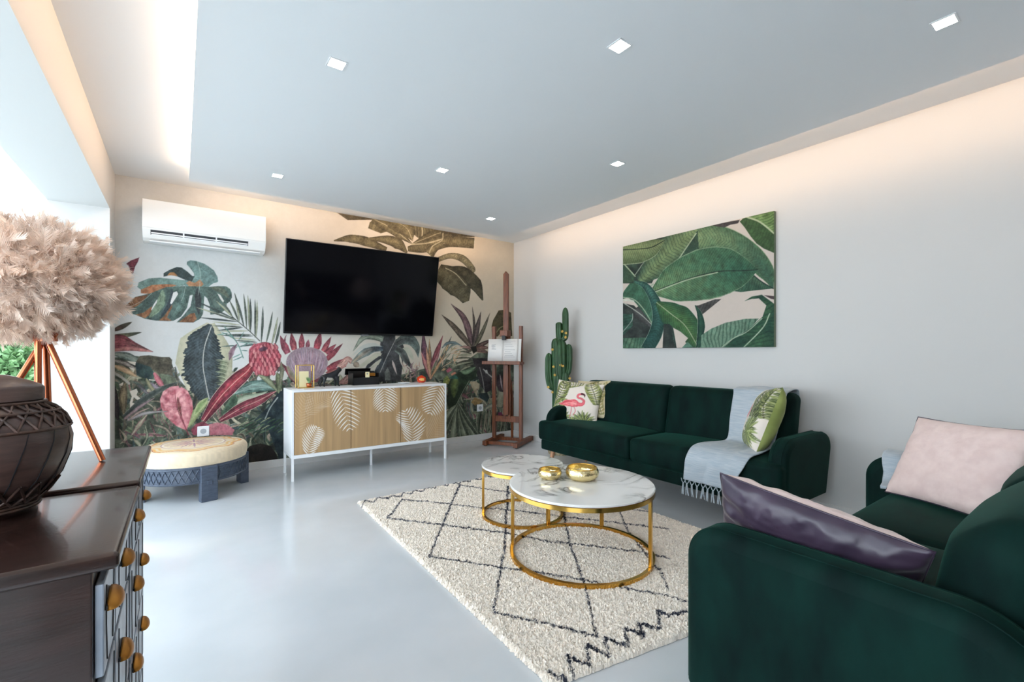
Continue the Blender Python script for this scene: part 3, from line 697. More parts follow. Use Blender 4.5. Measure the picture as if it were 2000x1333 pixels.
# ================================================================== ROUND STOOL
oc = np.array([0.10, 5.0]); st = thing('round_ottoman', 'low round stool with carved dark wooden base and embroidered cream cushion', 'stool', (*oc, 0))
def ringprof(r0, r1, z0, z1): return [(r0, z0), (r1, z0), (r1, z1), (r0, z1), (r0, z0)]
put('base_ring', MB().lathe(ringprof(0.33, 0.405, 0.155, 0.30), (*oc, 0), 64), 'stoolwood', st, bevel=0.004)
mb = MB(); nseg = 54
for i in range(nseg):
    a0 = 2 * PI * i / nseg; a1 = 2 * PI * (i + 1) / nseg; R_ = 0.409
    P = lambda a, z: (oc[0] + R_ * math.cos(a), oc[1] + R_ * math.sin(a), z)
    mb.tube([P(a0, .175), P(a1, .275)], 0.0035, 4, cap=False); mb.tube([P(a1, .175), P(a0, .275)], 0.0035, 4, cap=False)
for z in (.168, .282): mb.tube([(oc[0] + 0.408 * math.cos(a), oc[1] + 0.408 * math.sin(a), z) for a in np.linspace(0, 2 * PI, 64, endpoint=False)], 0.005, 5, closed=True)
put('carved_band', mb, 'stoolwood', st)
la = math.atan2(4.617 - oc[1], 0.19 - oc[0])
for k in range(4):
    a = la + k * PI / 2; R_ = rotz(a); c = np.array([oc[0], oc[1], 0]) + R_ @ np.array([0.395, 0, 0.148])
    put('leg', MB().box(c, (0.07, 0.125, 0.296), R_), 'stoolwood', st, bevel=0.006)
    put('leg_peg', MB().box(np.array([oc[0], oc[1], 0]) + R_ @ np.array([0.434, 0, 0.16]), (0.014, 0.035, 0.035), R_), 'stoolwood', st, bevel=0.003)
# cushion with embroidered star
nr_, na_ = 60, 160; prof = []
for i in range(nr_ + 1):
    q = i / nr_
    if q < 0.72: rr = q / 0.72 * 0.365; prof.append((rr, 0.425 + 0.012 * (1 - (rr / .365) ** 2)))
    elif q < 0.9: t_ = (q - .72) / .18 * PI / 2; prof.append((0.365 + 0.05 * math.sin(t_), 0.375 + 0.05 * math.cos(t_)))
    else: t_ = (q - .9) / .1; prof.append((0.415 - 0.012 * t_ ** 2, 0.375 - 0.078 * t_))
prof = np.array(prof); aa = np.linspace(0, 2 * PI, na_, endpoint=False)
G = np.stack([oc[0] + np.outer(prof[:, 0], np.cos(aa)), oc[1] + np.outer(prof[:, 0], np.sin(aa)), np.repeat(prof[:, 1:2], na_, 1)], -1)
cu = np.tile(hx('dfcdb0'), (nr_ + 1, na_, 1)); rr = np.repeat(prof[:, 0:1], na_, 1); rr[int(.74 * nr_):] += 1
ang = np.tile(aa, (nr_ + 1, 1)); wob = 0.018 * np.cos(ang * 8); wv = vn(G[..., 0] * 300, G[..., 1] * 300, 3); cu *= (1 + (wv[..., None] - .5) * .08)
def ringc(r0, wd, colr, wb=1): 
    k = np.clip(1.3 - np.abs(rr - r0 - wob * wb) / wd, 0, 1)[..., None]; cu[:] = cu * (1 - k) + hx(colr) * k
ringc(.33, .012, 'e0aa62', 1.2); ringc(.29, .012, 'ddb070', 1.2); ringc(.345, .004, 'a2433a', 1.2); ringc(.24, .004, '8a4a6a', 0); ringc(.225, .006, 'efe6dc', 0)
k = ((rr < .215) & (np.abs(np.sin(ang * 6)) * .2 < (.215 - rr) * .8) & (rr > .03))[..., None]; cu[:] = np.where(k, cu * .35 + hx('9a6a8c') * .65, cu)
k = ((rr < .20) & (np.abs(np.sin(ang * 6 + PI / 2)) * .2 < (.19 - rr)) & (rr > .05))[..., None]; cu[:] = np.where(k, cu * .5 + hx('c98a86') * .5, cu)
M['cushion'] = cmat('embroidered_cotton', 0.85, bump=0.15, bscale=160)
put('cushion', MB().quadstrip(G, closed_v=True), 'cushion', st, smooth=True, colors=lin(cu).reshape(-1, 3))

# ================================================================== RUG
rx0, rx1, ry0, ry1 = 1.11, 2.94, 1.285, 3.80
nx, ny = int((rx1 - rx0) / 0.0042), int((ry1 - ry0) / 0.0042)
gx, gy = np.meshgrid(np.linspace(rx0, rx1, nx), np.linspace(ry0, ry1, ny), indexing='ij')
# slight skew: the left edge runs from (1.184,3.79) to (1.11,1.29)
edge = (gy - ry0) / (ry1 - ry0); gx = gx + 0.07 * edge * (1 - (gx - rx0) / (rx1 - rx0)); gy = gy - 0.30 * (gx - rx0) / (rx1 - rx0) * (1 - edge)
U, V_ = proj_px(gx, gy, np.full_like(gx, 0.03))
cv = Canvas(U, V_, hx('eadfd1')); cv.soft = 1.2
blot = vn(gx * 60, gy * 60, 5, 2); cv.img = cv.img * (1 + (blot[..., None] - .5) * 0.16) 
R3_ = frame(680, 900, 3.03); R4_ = frame(900, 860, 4.443)
def jag(pts, amp, n, sd):
    P = catmull(pts, n) if len(pts) < 3 else np.array(pts); r_ = np.random.default_rng(sd); out = []
    for i in range(len(P) - 1):
        m = max(2, int(np.hypot(*(P[i + 1] - P[i])) / 3.2))
        for k in range(m): q = k / m; out.append(P[i] * (1 - q) + P[i + 1] * q + r_.normal(size=2) * amp)
    out.append(P[-1]); return np.array(out)
def rline(pts, w, sd, amp=0.8, fr=R3_):
    P = jag([np.array(p) for p in fr(pts)], amp, 8, sd)
    for i in range(0, len(P) - 1, 8):
        seg = P[i:i + 10]
        if len(seg) > 1: cv.leaf(seg, w * .82, '2c2f3b', prof='line', amp=0.25, ragged=0.75, seed=sd + i)
rline([(1180, 1232), (1235, 1262), (1340, 1288), (1300, 1150), (1360, 1172), (1430, 1200), (1410, 1075), (1470, 1112), (1540, 1140), (1520, 1035), (1590, 1066), (1660, 1085), (1640, 990), (1700, 1000), (1755, 1040), (1715, 955), (1780, 970), (1850, 985), (1830, 880), (1900, 905), (2010, 880)], 4.6, 1, 1.3)
rline([(860, 890), (1160, 950), (1470, 1030)], 3.0, 2, 1.0); rline([(860, 890), (885, 740), (925, 520), (935, 330), (945, 150)], 3.2, 3)
rline([(1470, 1030), (1400, 720), (1310, 480), (1290, 380), (1265, 240)], 3.0, 4); rline([(480, 560), (900, 625), (1180, 660)], 2.2, 5); rline([(1180, 660), (1500, 720), (1890, 790), (2100, 850)], 2.0, 15)
rline([(480, 560), (560, 370), (660, 140)], 2.7, 6); rline([(235, 335), (560, 375), (920, 420), (1180, 470), (1500, 505), (1720, 530), (1900, 572)], 1.8, 7)
rline([(235, 335), (320, 225)], 2.0, 8); rline([(320, 225), (500, 240), (800, 275), (1040, 295), (1220, 320), (1500, 352), (1750, 380), (1900, 398)], 1.3, 9, .5)
rline([(660, 140), (960, 185), (1300, 230), (1800, 300)], 1.1, 10, .5)
rline([(1370, 600), (1430, 740), (1500, 850), (1640, 1020), (1740, 1140), (1800, 1280)], 2.2, 11, .8, R4_)
rline([(80, 260), (100, 230), (150, 240), (175, 215), (240, 220), (255, 203), (310, 210), (325, 186), (380, 190), (390, 172), (445, 178), (460, 155), (515, 160), (525, 138), (590, 142), (600, 122), (660, 134), (668, 118), (720, 120), (728, 105), (785, 106), (800, 88), (860, 92)], 1.7, 12, .5)
r_ = np.random.default_rng(8); si = np.clip(np.arange(nx)[:, None] + r_.integers(-1, 2, (nx, ny)), 0, nx - 1); sj = np.clip(np.arange(ny)[None] + r_.integers(-1, 2, (nx, ny)), 0, ny - 1)
cols = lin(np.clip(cv.img[si, sj], 0, 1))
r_ = np.random.default_rng(3); hgt = 0.010 + 0.018 * vn(gx * 170, gy * 170, 9, 2) + r_.uniform(-.003, .006, gx.shape)
gx2 = gx + r_.normal(size=gx.shape) * 0.0013; gy2 = gy + r_.normal(size=gx.shape) * 0.0013
e_ = np.minimum.reduce([np.arange(nx)[:, None] * np.ones((1, ny)), (nx - 1 - np.arange(nx))[:, None] * np.ones((1, ny)), np.arange(ny)[None] * np.ones((nx, 1)), (ny - 1 - np.arange(ny))[None] * np.ones((nx, 1))])
hgt = np.where(e_ < 1, 0.002, hgt * np.clip(0.55 + e_ / 6, 0, 1)); gx2 = np.where(e_ < 3, gx2 + r_.normal(size=gx.shape) * 0.003, gx2)
rugm = cmat('shaggy_wool', 0.95, sheen=0.3, spec=0.1); M['rug'] = rugm
rug = put('rug', MB().quadstrip(np.stack([gx2, gy2, hgt], -1)), 'rug', colors=cols.reshape(-1, 3), smooth=False, origin=(2.0, 2.5, 0))
tag(rug, 'cream shaggy rug with dark lattice lines and zigzag border under the coffee tables', 'rug')
mb = MB()

# ================================================================== COFFEE TABLES
def coffee(label, c, R, H, zf, legs, phase):
    t = thing('coffee_table', label, 'coffee table', (*c, zf), 'round marble and gold coffee tables')
    n = 96; a = np.linspace(0, 2 * PI, n, endpoint=False)
    put('tabletop', MB().lathe([(0, H - 0.016), (R - 0.006, H - 0.016), (R, H - 0.012), (R, H - 0.004), (R - 0.004, H), (0, H)], (*c, 0), n), 'marble', t, smooth=True, auto=35)
    put('top_rim', MB().lathe([(R - 0.02, H - 0.017), (R - 0.001, H - 0.017), (R - 0.001, H - 0.040), (R - 0.02, H - 0.040), (R - 0.02, H - 0.017)], (*c, 0), n), 'gold', t, smooth=True, auto=35)
    put('base_ring', MB().lathe([(R - 0.022, zf + 0.001), (R - 0.002, zf + 0.001), (R - 0.002, zf + 0.022), (R - 0.022, zf + 0.022), (R - 0.022, zf + 0.001)], (*c, 0), n), 'gold', t, smooth=True, auto=35)
    for x, y in legs:
        q = math.atan2(y - c[1], x - c[0]); RR = rotz(q); cc_ = np.array([c[0], c[1], 0]) + RR @ np.array([R - 0.012, 0, (H - 0.04 + zf + 0.022) / 2])
        put('leg', MB().box(cc_, (0.018, 0.026, H - 0.04 - zf - 0.022), RR), 'gold', t, bevel=0.002)
    return t
coffee('larger round coffee table with white marble top and gold frame, holding two gold bowls', (1.985, 2.02), 0.437, 0.455, 0.02, [(1.70, 2.33), (2.14, 1.62), (2.38, 2.21)], 0)
coffee('smaller lower round marble and gold coffee table tucked behind the larger one', (2.10, 2.76), 0.31, 0.405, 0.02, [(1.85, 2.93), (2.10, 2.45), (2.36, 2.93)], 0)
def bowl(label, x, y, r, h, z):
    t = thing('gold_bowl', label, 'bowl', (x, y, z), 'hammered gold bowls')
    p = [(0, 0), (r * .72, 0), (r * .95, h * .3), (r, h * .55), (r * .96, h * .8), (r * .86, h * .97)]
    put('shell', MB().lathe(p, (x, y, z), 48), 'goldham', t, smooth=True)
    put('rim', MB().tube([(x + r * .86 * math.cos(a), y + r * .86 * math.sin(a), z + h * .97) for a in np.linspace(0, 2 * PI, 48, endpoint=False)], 0.004, 8, closed=True), 'gold', t, smooth=True)
    put('inside', MB().lathe([(r * .855, h * .96), (r * .90, h * .72), (r * .88, h * .4), (r * .6, h * .12), (0, h * .1)], (x, y, z), 48), 'goldham', t, smooth=True)
bowl('larger hammered gold bowl on the marble table', 2.035, 2.06, 0.105, 0.075, 0.456)
bowl('smaller hammered gold bowl left of the larger one on the marble table', 1.882, 2.19, 0.075, 0.058, 0.456)

# ================================================================== SOFAS
def wrinkle(amp, fx, fy, sd):
    return lambda P: P
def arm_shape(L, Hh, W, lean=0.0, r0=0.16, r1=0.16, edge=0.035):
    """side panel: rounded outline in depth/height, thickness W across. returns verts (w, d, z) and faces"""
    pts = []; n = 12
    def arc(cx_, cz_, r, a0, a1):
        for k in range(n + 1): a = a0 + (a1 - a0) * k / n; pts.append((cx_ + r * math.cos(a), cz_ + r * math.sin(a)))
    pts.append((0.0, 0.0)); pts.extend([(0.0, z) for z in np.linspace(0.06, Hh - r0, 5)[:-1]])
    arc(r0, Hh - r0, r0, PI, PI / 2); pts.extend([(x, Hh) for x in np.linspace(r0, L - r1, 7)[1:-1]])
    arc(L - r1, Hh - r1, r1, PI / 2, 0); pts.extend([(L, z) for z in np.linspace(Hh - r1, 0.0, 5)[1:]])
    P = np.array(pts); N = len(P)
    c = np.array([L / 2, Hh * 0.45])
    # rounded edge profile across the thickness
    prof = []; m = 5
    for k in range(m + 1): a = PI / 2 * k / m; prof.append((-W / 2 + edge * (1 - math.sin(a)), edge * (1 - math.cos(a))))   # (w, inset)
    prof = [(-W / 2 + edge - edge * math.cos(PI / 2 * k / m), edge - edge * math.sin(PI / 2 * k / m)) for k in range(m + 1)]
    prof = prof + [(-w_, i_) for (w_, i_) in prof[::-1]]
    d = np.gradient(P, axis=0); nrm = np.stack([d[:, 1], -d[:, 0]], 1); nrm /= np.linalg.norm(nrm, axis=1)[:, None] + 1e-9
    G = []
    for (w_, ins) in prof:
        Q = P + nrm * ins
        Q[:, 0] += lean * (Q[:, 1] / Hh) * np.clip(Q[:, 0] / L, 0, 1)
        G.append(np.stack([np.full(N, w_), Q[:, 0], Q[:, 1]], -1))
    G = np.array(G)
    return G
def arm_mesh(mb, L, Hh, W, T_, **k):
    G = arm_shape(L, Hh, W, **k); ng, N = G.shape[:2]; base = mb.n
    V = T_(G.reshape(-1, 3)); mb.add(V, [])
    for i in range(ng - 1):
        for j in range(N - 1): mb.f.append([base + i * N + j, base + i * N + j + 1, base + (i + 1) * N + j + 1, base + (i + 1) * N + j]); mb.m.append(0)
    for row, rev in ((0, 1), (ng - 1, -1)):
        VV = T_(G[row]); mb.add(VV, [list(range(N))[::rev]])
    mb.f.append([base + i * N for i in range(ng)]); mb.m.append(0); mb.f.append([base + i * N + N - 1 for i in range(ng)][::-1]); mb.m.append(0)
def leg_mesh(a, b): return MB().tube([a, b], [0.026, 0.013], 14)

# --- sofa along the right wall; local (w along Y, d towards +X, z)
s1 = thing('sofa', 'dark green velvet three seat sofa along the right wall under the leaf painting', 'sofa', (3.5, 2.61, 0), 'green velvet sofas')
y0, y1, xf = 1.37, 3.86, 3.14
def S1(P): P = np.asarray(P, float); return np.stack([xf + P[:, 1], y1 - P[:, 0], P[:, 2]], -1)
Wd = y1 - y0
def add_rb(name, c, d, r, parent, T_, crown=None, fn=None, res=0.05, mat='velvet', R=None):
    mb = MB(); mb.rbox(c, d, r, crown=crown, fn=fn, res=res, R=R); mb.v[0] = T_(mb.v[0]); return put(name, mb, mat, parent, smooth=True)
def Tq(P): return S1(P)
add_rb('base', (Wd / 2, 0.36, 0.255), (Wd - 0.06, 0.68, 0.11), 0.02, s1, S1)
for k in range(2):
    w2 = Wd / 2; add_rb('seat_cushion', (w2 * (k + 0.5), 0.31, 0.405), (w2 - 0.004, 0.62, 0.20), 0.036, s1, S1, crown=(0, 0.02, 0.022))
for k, (wa, wb) in enumerate(((0.17, Wd / 2), (Wd / 2, Wd - 0.15))):
    w2 = wb - wa
    def lean_(V): V = V.copy(); V[:, 1] += 0.20 * (V[:, 2] + 0.25); return V
    add_rb('back_cushion', ((wa + wb) / 2, 0.545, 0.70), (w2 - 0.004, 0.17, 0.47), 0.06, s1, S1, crown=(0, 0.018, 0.0), fn=lean_)
for k, w_ in enumerate((0.115, Wd - 0.058)):
    mb = MB(); arm_mesh(mb, 0.66, 0.44, 0.13, lambda P, w_=w_: S1(P + np.array([w_, 0.06, 0.22])), lean=0.12, r0=0.15, r1=0.14)
    am = put('arm', mb, 'velvet', s1, smooth=True, auto=50); G_ = arm_shape(0.66, 0.44, 0.13, lean=0.12, r0=0.15, r1=0.14)
    mb = MB(); [mb.tube(S1(G_[q_] + np.array([w_, 0.06, 0.22])), 0.003, 5) for q_ in (5, 6)]; put('piping', mb, 'velvet', am, smooth=True)
for (w_, d_) in ((0.16, 0.09), (Wd - 0.16, 0.09), (0.16, 0.58), (Wd - 0.16, 0.58)):
    a, b = S1([(w_, d_, 0.205), (w_ + (-0.03 if w_ < 1 else 0.03), d_ + (-0.03 if d_ < .3 else 0.03), 0.0)]); put('leg', leg_mesh(a, b), 'leg', s1, smooth=True, auto=60)

# --- sofa in the right foreground, facing the television
s2 = thing('sofa', 'dark green velvet two seat sofa in the right foreground with blush cushions', 'sofa', (2.39, 0.5, 0), 'green velvet sofas')
X0, X1, YF = 1.43, 3.35, 0.95
def S2(P): P = np.asarray(P, float); return np.stack([X0 + P[:, 0], YF - P[:, 1], P[:, 2]], -1)
W2 = X1 - X0
add_rb('base', (W2 / 2, 0.45, 0.24), (W2 - 0.10, 0.62, 0.10), 0.03, s2, S2)
for k in range(2):
    w2 = (W2 - 0.28) / 2; add_rb('seat_cushion', (0.14 + w2 * (k + 0.5), 0.43, 0.39), (w2 - 0.004, 0.60, 0.20), 0.05, s2, S2, crown=(0, 0.01, 0.025))
for k in range(2):
    w2 = (W2 - 0.28) / 2
    def lean2(V): V = V.copy(); V[:, 1] += 0.18 * (V[:, 2] + 0.2); return V
    add_rb('back_cushion', (0.145 + w2 * (k + 0.5), 0.71, 0.635), (w2 - 0.004, 0.19, 0.38), 0.09, s2, S2, crown=(0.0, 0.045, 0.03), fn=lean2, res=0.03)
for w_ in (0.07, W2 - 0.07):
    mb = MB(); arm_mesh(mb, 0.88, 0.56, 0.14, lambda P, w_=w_: S2(P + np.array([w_, 0.0, 0.10])), lean=0.0, r0=0.13, r1=0.20, edge=0.05)
    am = put('arm', mb, 'velvet', s2, smooth=True, auto=50); G_ = arm_shape(0.88, 0.56, 0.14, lean=0.0, r0=0.13, r1=0.20, edge=0.05)
    mb = MB(); [mb.tube(S2(G_[q_] + np.array([w_, 0.0, 0.10])), 0.003, 5) for q_ in (4, 7)]; put('piping', mb, 'velvet', am, smooth=True)
mb = MB(); mb.rbox((W2 / 2, 0.895, 0.50), (W2 - 0.06, 0.08, 0.68), 0.035, res=0.08, fn=lambda V: np.stack([V[:, 0], V[:, 1] + 0.18 * V[:, 2], V[:, 2]], -1)); mb.v[0] = S2(mb.v[0]); put('back_frame', mb, 'velvet', s2, smooth=True)
for (w_, d_) in ((0.14, 0.12), (W2 - 0.14, 0.12), (0.14, 0.76), (W2 - 0.14, 0.76)):
    a, b = S2([(w_, d_, 0.20), (w_ + (-0.03 if w_ < 1 else 0.03), d_, 0.0)]); put('leg', leg_mesh(a, b), 'leg', s2, smooth=True, auto=60)

# ================================================================== PILLOWS
def pillow(name, label, ctr, ex, ez, w_, h_, t_, paint=None, matf='velvet', matb=None, n=90, wr=0.006, sd=1, piping=None, cat='cushion', group=None, pinch=0.10):
    """ex along width, ez along height (unit-ish), thickness along ex x ez ; front = +normal"""
    ex = np.array(ex, float); ex /= np.linalg.norm(ex); ez = np.array(ez, float); ez -= ex * (ez @ ex); ez /= np.linalg.norm(ez); nn_ = np.cross(ex, ez)
    u = np.linspace(-1, 1, n); U_, V2 = np.meshgrid(u, u, indexing='ij')
    x = U_ * (1 - pinch * (1 - V2 ** 2) * U_ ** 2 * 0 - pinch * 0.55 * (1 - np.abs(V2) ** 2) * np.abs(U_) ** 2); y = V2 * (1 - pinch * 0.55 * (1 - np.abs(U_) ** 2) * np.abs(V2) ** 2)
    prof_ = (np.clip(1 - np.abs(U_) ** 3.0, 0, 1) * np.clip(1 - np.abs(V2) ** 3.0, 0, 1)) ** 0.52
    wk = (vn(U_ * 4 + 9, V2 * 4 + 3, sd, 3) - .5) * wr * 2 * (1 - prof_ * 0.35) + np.sin((np.arctan2(V2, U_)) * 13 + sd) * wr * 0.5 * np.clip(np.hypot(U_, V2) - 0.5, 0, 1) * (prof_ > 0.02)
    for A_, B_ in ((U_, V2), (V2, U_)): wk = wk + wr * 0.9 * np.sin(A_ * 17 + 3 * vn(A_ * 3, B_ * 0 + sd, sd)) * np.abs(B_) ** 5 * (1 - np.abs(B_) ** 20) * vn(A_ * 5, B_ * 0 + 2, sd + 7)
    root = thing(name, label, cat, tuple(ctr), group); c = np.asarray(ctr, float); out = []
    for sg, mat_, nm in ((1, matf, 'front_panel'), (-1, matb or matf, 'back_panel')):
        z = sg * (prof_ * t_ / 2 + wk * (prof_ ** .5))
        P = c + np.outer((x * w_ / 2).ravel(), ex) + np.outer((y * h_ / 2).ravel(), ez) + np.outer(z.ravel(), nn_)
        mb = MB(); mb.quadstrip(P.reshape(n, n, 3))
        if sg > 0: pass
        else: mb.f = [f[::-1] for f in mb.f]
        cols = None
        if paint is not None and sg in paint:
            cv_ = Canvas((U_ + 1) * 50, (1 - V2) * 50, hx(paint[sg][0])); cv_.soft = 0.9; paint[sg][1](cv_); cols = cv_.linear()
            put(nm, mb, 'printed', root, smooth=True, colors=cols)
        else: put(nm, mb, mat_, root, smooth=True)
    if piping:
        ring = [(a, -1) for a in np.linspace(-1, 1, 24)[:-1]] + [(1, a) for a in np.linspace(-1, 1, 24)[:-1]] + [(-a, 1) for a in np.linspace(-1, 1, 24)[:-1]] + [(-1, -a) for a in np.linspace(-1, 1, 24)[:-1]]
        P = [c + ex * (a * (1 - pinch * .55 * (1 - b * b) * a * a)) * w_ / 2 + ez * (b * (1 - pinch * .55 * (1 - a * a) * b * b)) * h_ / 2 for a, b in ring]
        put('piping', MB().tube(P, 0.0035, 6, closed=True), piping, root, smooth=True)
    return root
M['printed'] = cmat('printed_cotton', 0.85, sheen=0.15, bump=0.1, bscale=180)
def fan(cv_, cx_, cy_, R_, a0, a1, n_, w_, c0, c1, sd=1):
    r_ = np.random.default_rng(sd)
    for i in range(n_):
        a = math.radians(a0 + (a1 - a0) * i / (n_ - 1)); L = R_ * r_.uniform(.8, 1.05); b = a + r_.uniform(-.12, .12)
        cv_.leaf([(cx_, cy_), (cx_ + math.cos(a) * L * .55, cy_ - math.sin(a) * L * .55), (cx_ + math.cos(b) * L, cy_ - math.sin(b) * L)], w_, c0 if i % 2 else c1, prof='leaf', rib='e6e4c0', ribw=.25, amp=.15)
def frondp(cv_, P, w_, n_, c0, c1, lw=1.6):
    P = catmull(P, n_); d = np.gradient(P, axis=0); d /= np.linalg.norm(d, axis=1)[:, None]; nr = np.stack([-d[:, 1], d[:, 0]], 1)
    for i in range(n_):
        L = w_ * math.sin(PI * min(1, i / n_ * 0.9 + 0.1)) ** .6
        for sg in (-1, 1): cv_.leaf([P[i], P[i] + (nr[i] * sg * .9 + d[i] * .35) * L * .6, P[i] + (nr[i] * sg * .75 + d[i] * .8) * L], lw, c0 if (i + sg) % 2 else c1, rib='dcd9a8', ribw=.2, amp=.12)
    cv_.leaf(P, .6, '3a3f22', prof='line')
def flam(cv_):
    frondp(cv_, [(2, 60), (14, 40), (22, 4)], 22, 13, '6e7a3c', '3d4426', 2.2); frondp(cv_, [(98, 50), (90, 30), (74, 2)], 20, 12, '5a6434', '8a9050', 2.0)
    frondp(cv_, [(60, 4), (40, 8), (20, 16)], 14, 9, '8a8e50', '4c5530', 1.6); frondp(cv_, [(0, 66), (16, 62), (34, 54)], 13, 10, '7d8c46', '4a5a30', 1.8)
    fan(cv_, 25, 98, 30, 20, 165, 13, 2.0, '8c9a4c', '4e5c34', 2); fan(cv_, 76, 99, 30, 15, 170, 14, 2.1, '7c8a44', '3e4a2c', 4); fan(cv_, 52, 100, 14, 20, 160, 7, 1.5, '98a45a', '5a6638', 6)
    cv_.leaf([(22, 62), (38, 58), (52, 56), (62, 58)], [1.5, 7, 9.5, 5], 'e87a7e', 'd8525e', c2='f0a09c', amp=.15, streak=.3)
    cv_.leaf([(18, 60), (26, 60), (34, 54), (46, 52)], [0.5, 2.6, 4, 3], 'c8404c', 'ea8a8c', amp=.1)
    cv_.leaf([(58, 57), (69, 56), (72, 48), (66, 43), (58, 41), (58, 34), (66, 31)], [5, 3.6, 2.6, 2.2, 2.2, 2.2, 2.4], 'e47880', 'd0525c', amp=.1)
    cv_.leaf([(64, 31), (70, 33), (72, 38)], [2.2, 2, .5], '4a2c30'); cv_.leaf([(48, 64), (49, 76), (47, 92)], .7, 'd86a72', prof='line'); cv_.leaf([(54, 64), (58, 74), (54, 84)], .7, 'd86a72', prof='line')
def green(cv_): cv_.poly([(-5, -5), (105, -5), (105, 105), (-5, 105)], '93a05a', 'a9b36c', ns=.05, amp=.08)
def brown(cv_): frondp(cv_, [(10, 80), (40, 40), (70, 10)], 26, 14, '8a7c48', '5c5a34', 2.4); frondp(cv_, [(90, 90), (80, 50), (95, 10)], 18, 12, '74703e', '9c8a56', 2.0)
pillow('printed_cushion', 'square cushion printed with a pink flamingo and palm leaves, leaning on the left sofa arm', (3.515, 3.64, 0.70), (0.26, -0.96, -0.06), (0.30, 0.05, 0.95), 0.58, 0.46, 0.15, paint={1: ('e6dcd0', flam), -1: ('93a05a', green)}, group='palm print cushions', sd=3) 
pillow('printed_cushion', 'brownish palm print cushion mostly hidden behind the flamingo cushion', (3.635, 3.53, 0.735), (0.2, -0.98, 0.05), (0.28, 0.05, 0.95), 0.42, 0.42, 0.12, paint={1: ('cfc2a0', brown)}, matb='throw', group='palm print cushions', sd=4)
def flam2(cv_):
    frondp(cv_, [(34, 66), (30, 40), (20, 2)], 26, 15, '6e7a4c', '34402c', 3.0); frondp(cv_, [(2, 50), (8, 30), (4, 2)], 20, 12, '7c8650', '4c5a34', 2.6); frondp(cv_, [(56, 30), (48, 14), (50, 0)], 16, 9, '8a8e58', '4c5530', 2.4)
    cv_.poly([(14, 52), (46, 54), (50, 76), (10, 74)], 'e6ebee', amp=.04); frondp(cv_, [(22, 66), (20, 50), (26, 34)], 12, 8, '5c6a44', '2f3a28', 2.4)
    fan(cv_, 28, 76, 32, -170, 170, 26, 2.6, '8c9a5c', '56643c', 5); fan(cv_, 62, 98, 30, 20, 160, 11, 2.4, '7c8a4c', '46552f', 8)
    cv_.leaf([(66, 34), (58, 42), (56, 54)], [4, 7, 3], 'e2808c', 'c8606c'); cv_.leaf([(72, 52), (66, 46), (60, 34)], [3, 4, 2], 'e89aa0', 'c8606c')
pillow('printed_cushion', 'palm print cushion with plain green back standing against the right sofa arm', (3.53, 1.665, 0.745), (0.82, 0.57, -0.12), (0.30, -0.22, 0.92), 0.44, 0.50, 0.20, paint={1: ('93a05a', green), -1: ('e6dcd0', flam2)}, group='palm print cushions', sd=6)

pillow('blush_cushion', 'pale blush cushion with dark edge leaning in the far corner of the foreground sofa', (2.97, 0.52, 0.715), (-0.47, -0.88, 0.02), (0.42, -0.20, 0.86), 0.52, 0.44, 0.13, matf='blush', matb='satin', piping='satin', group='blush and plum cushions', sd=8, wr=0.009)
pillow('plum_cushion', 'cushion with plum satin back and blush front leaning over the near sofa arm', (1.70, 0.655, 0.59), (-0.16, 0.97, 0.19), (-0.50, -0.10, 0.84), 0.57, 0.42, 0.17, matf='blush', matb='satin', piping='satin', group='blush and plum cushions', sd=9, wr=0.016, pinch=0.05)

# ================================================================== THROWS
def throw(name, label, L_, R_, n=80, m=36, thick=0.008, sd=1, amp=0.01, extra=None):
    A = catmull(L_, n); B = catmull(R_, n); t_ = np.linspace(0, 1, m); G = A[:, None] * (1 - t_)[None, :, None] + B[:, None] * t_[None, :, None]
    du = np.gradient(G, axis=0); dv = np.gradient(G, axis=1); N_ = np.cross(du, dv); N_ /= np.linalg.norm(N_, axis=2)[..., None] + 1e-9
    uu, vv = np.meshgrid(np.linspace(0, 1, n), t_, indexing='ij'); wv = (vn(vv * 7, uu * 1.6, sd, 2) - .5) * 2 * amp + (vn(vv * 14, uu * 6, sd + 5, 2) - .5) * amp * .5
    G = G + N_ * wv[..., None]; root = thing(name, label, 'throw', tuple(A[n // 2]), 'blue grey throws')
    put('cloth', MB().quadstrip(G), 'throw', root, smooth=True, solid=thick); return root, G
def zc(P): return [tuple(p) for p in P]
# on the wall sofa: down the backrest, over the seat and the front edge
Lp = [(3.89, 1.99, 0.88), (3.85, 1.985, 0.958), (3.70, 1.98, 0.952), (3.665, 1.97, 0.90), (3.595, 1.96, 0.72), (3.555, 1.955, 0.575), (3.50, 1.98, 0.542), (3.3, 2.02, 0.545), (3.17, 2.03, 0.525), (3.10, 2.035, 0.45), (3.095, 2.045, 0.36), (3.095, 2.05, 0.285)]
Rp = [(3.89, 1.56, 0.88), (3.85, 1.56, 0.958), (3.70, 1.56, 0.952), (3.665, 1.57, 0.90), (3.595, 1.58, 0.72), (3.555, 1.60, 0.575), (3.50, 1.60, 0.542), (3.3, 1.56, 0.545), (3.17, 1.58, 0.525), (3.10, 1.60, 0.45), (3.095, 1.65, 0.36), (3.095, 1.68, 0.285)]
tr, G = throw('throw_blanket', 'blue grey cotton throw with knotted fringe draped over the wall sofa', Lp, Rp, sd=2, amp=0.011)
e0 = G[-1]; r_ = np.random.default_rng(5)
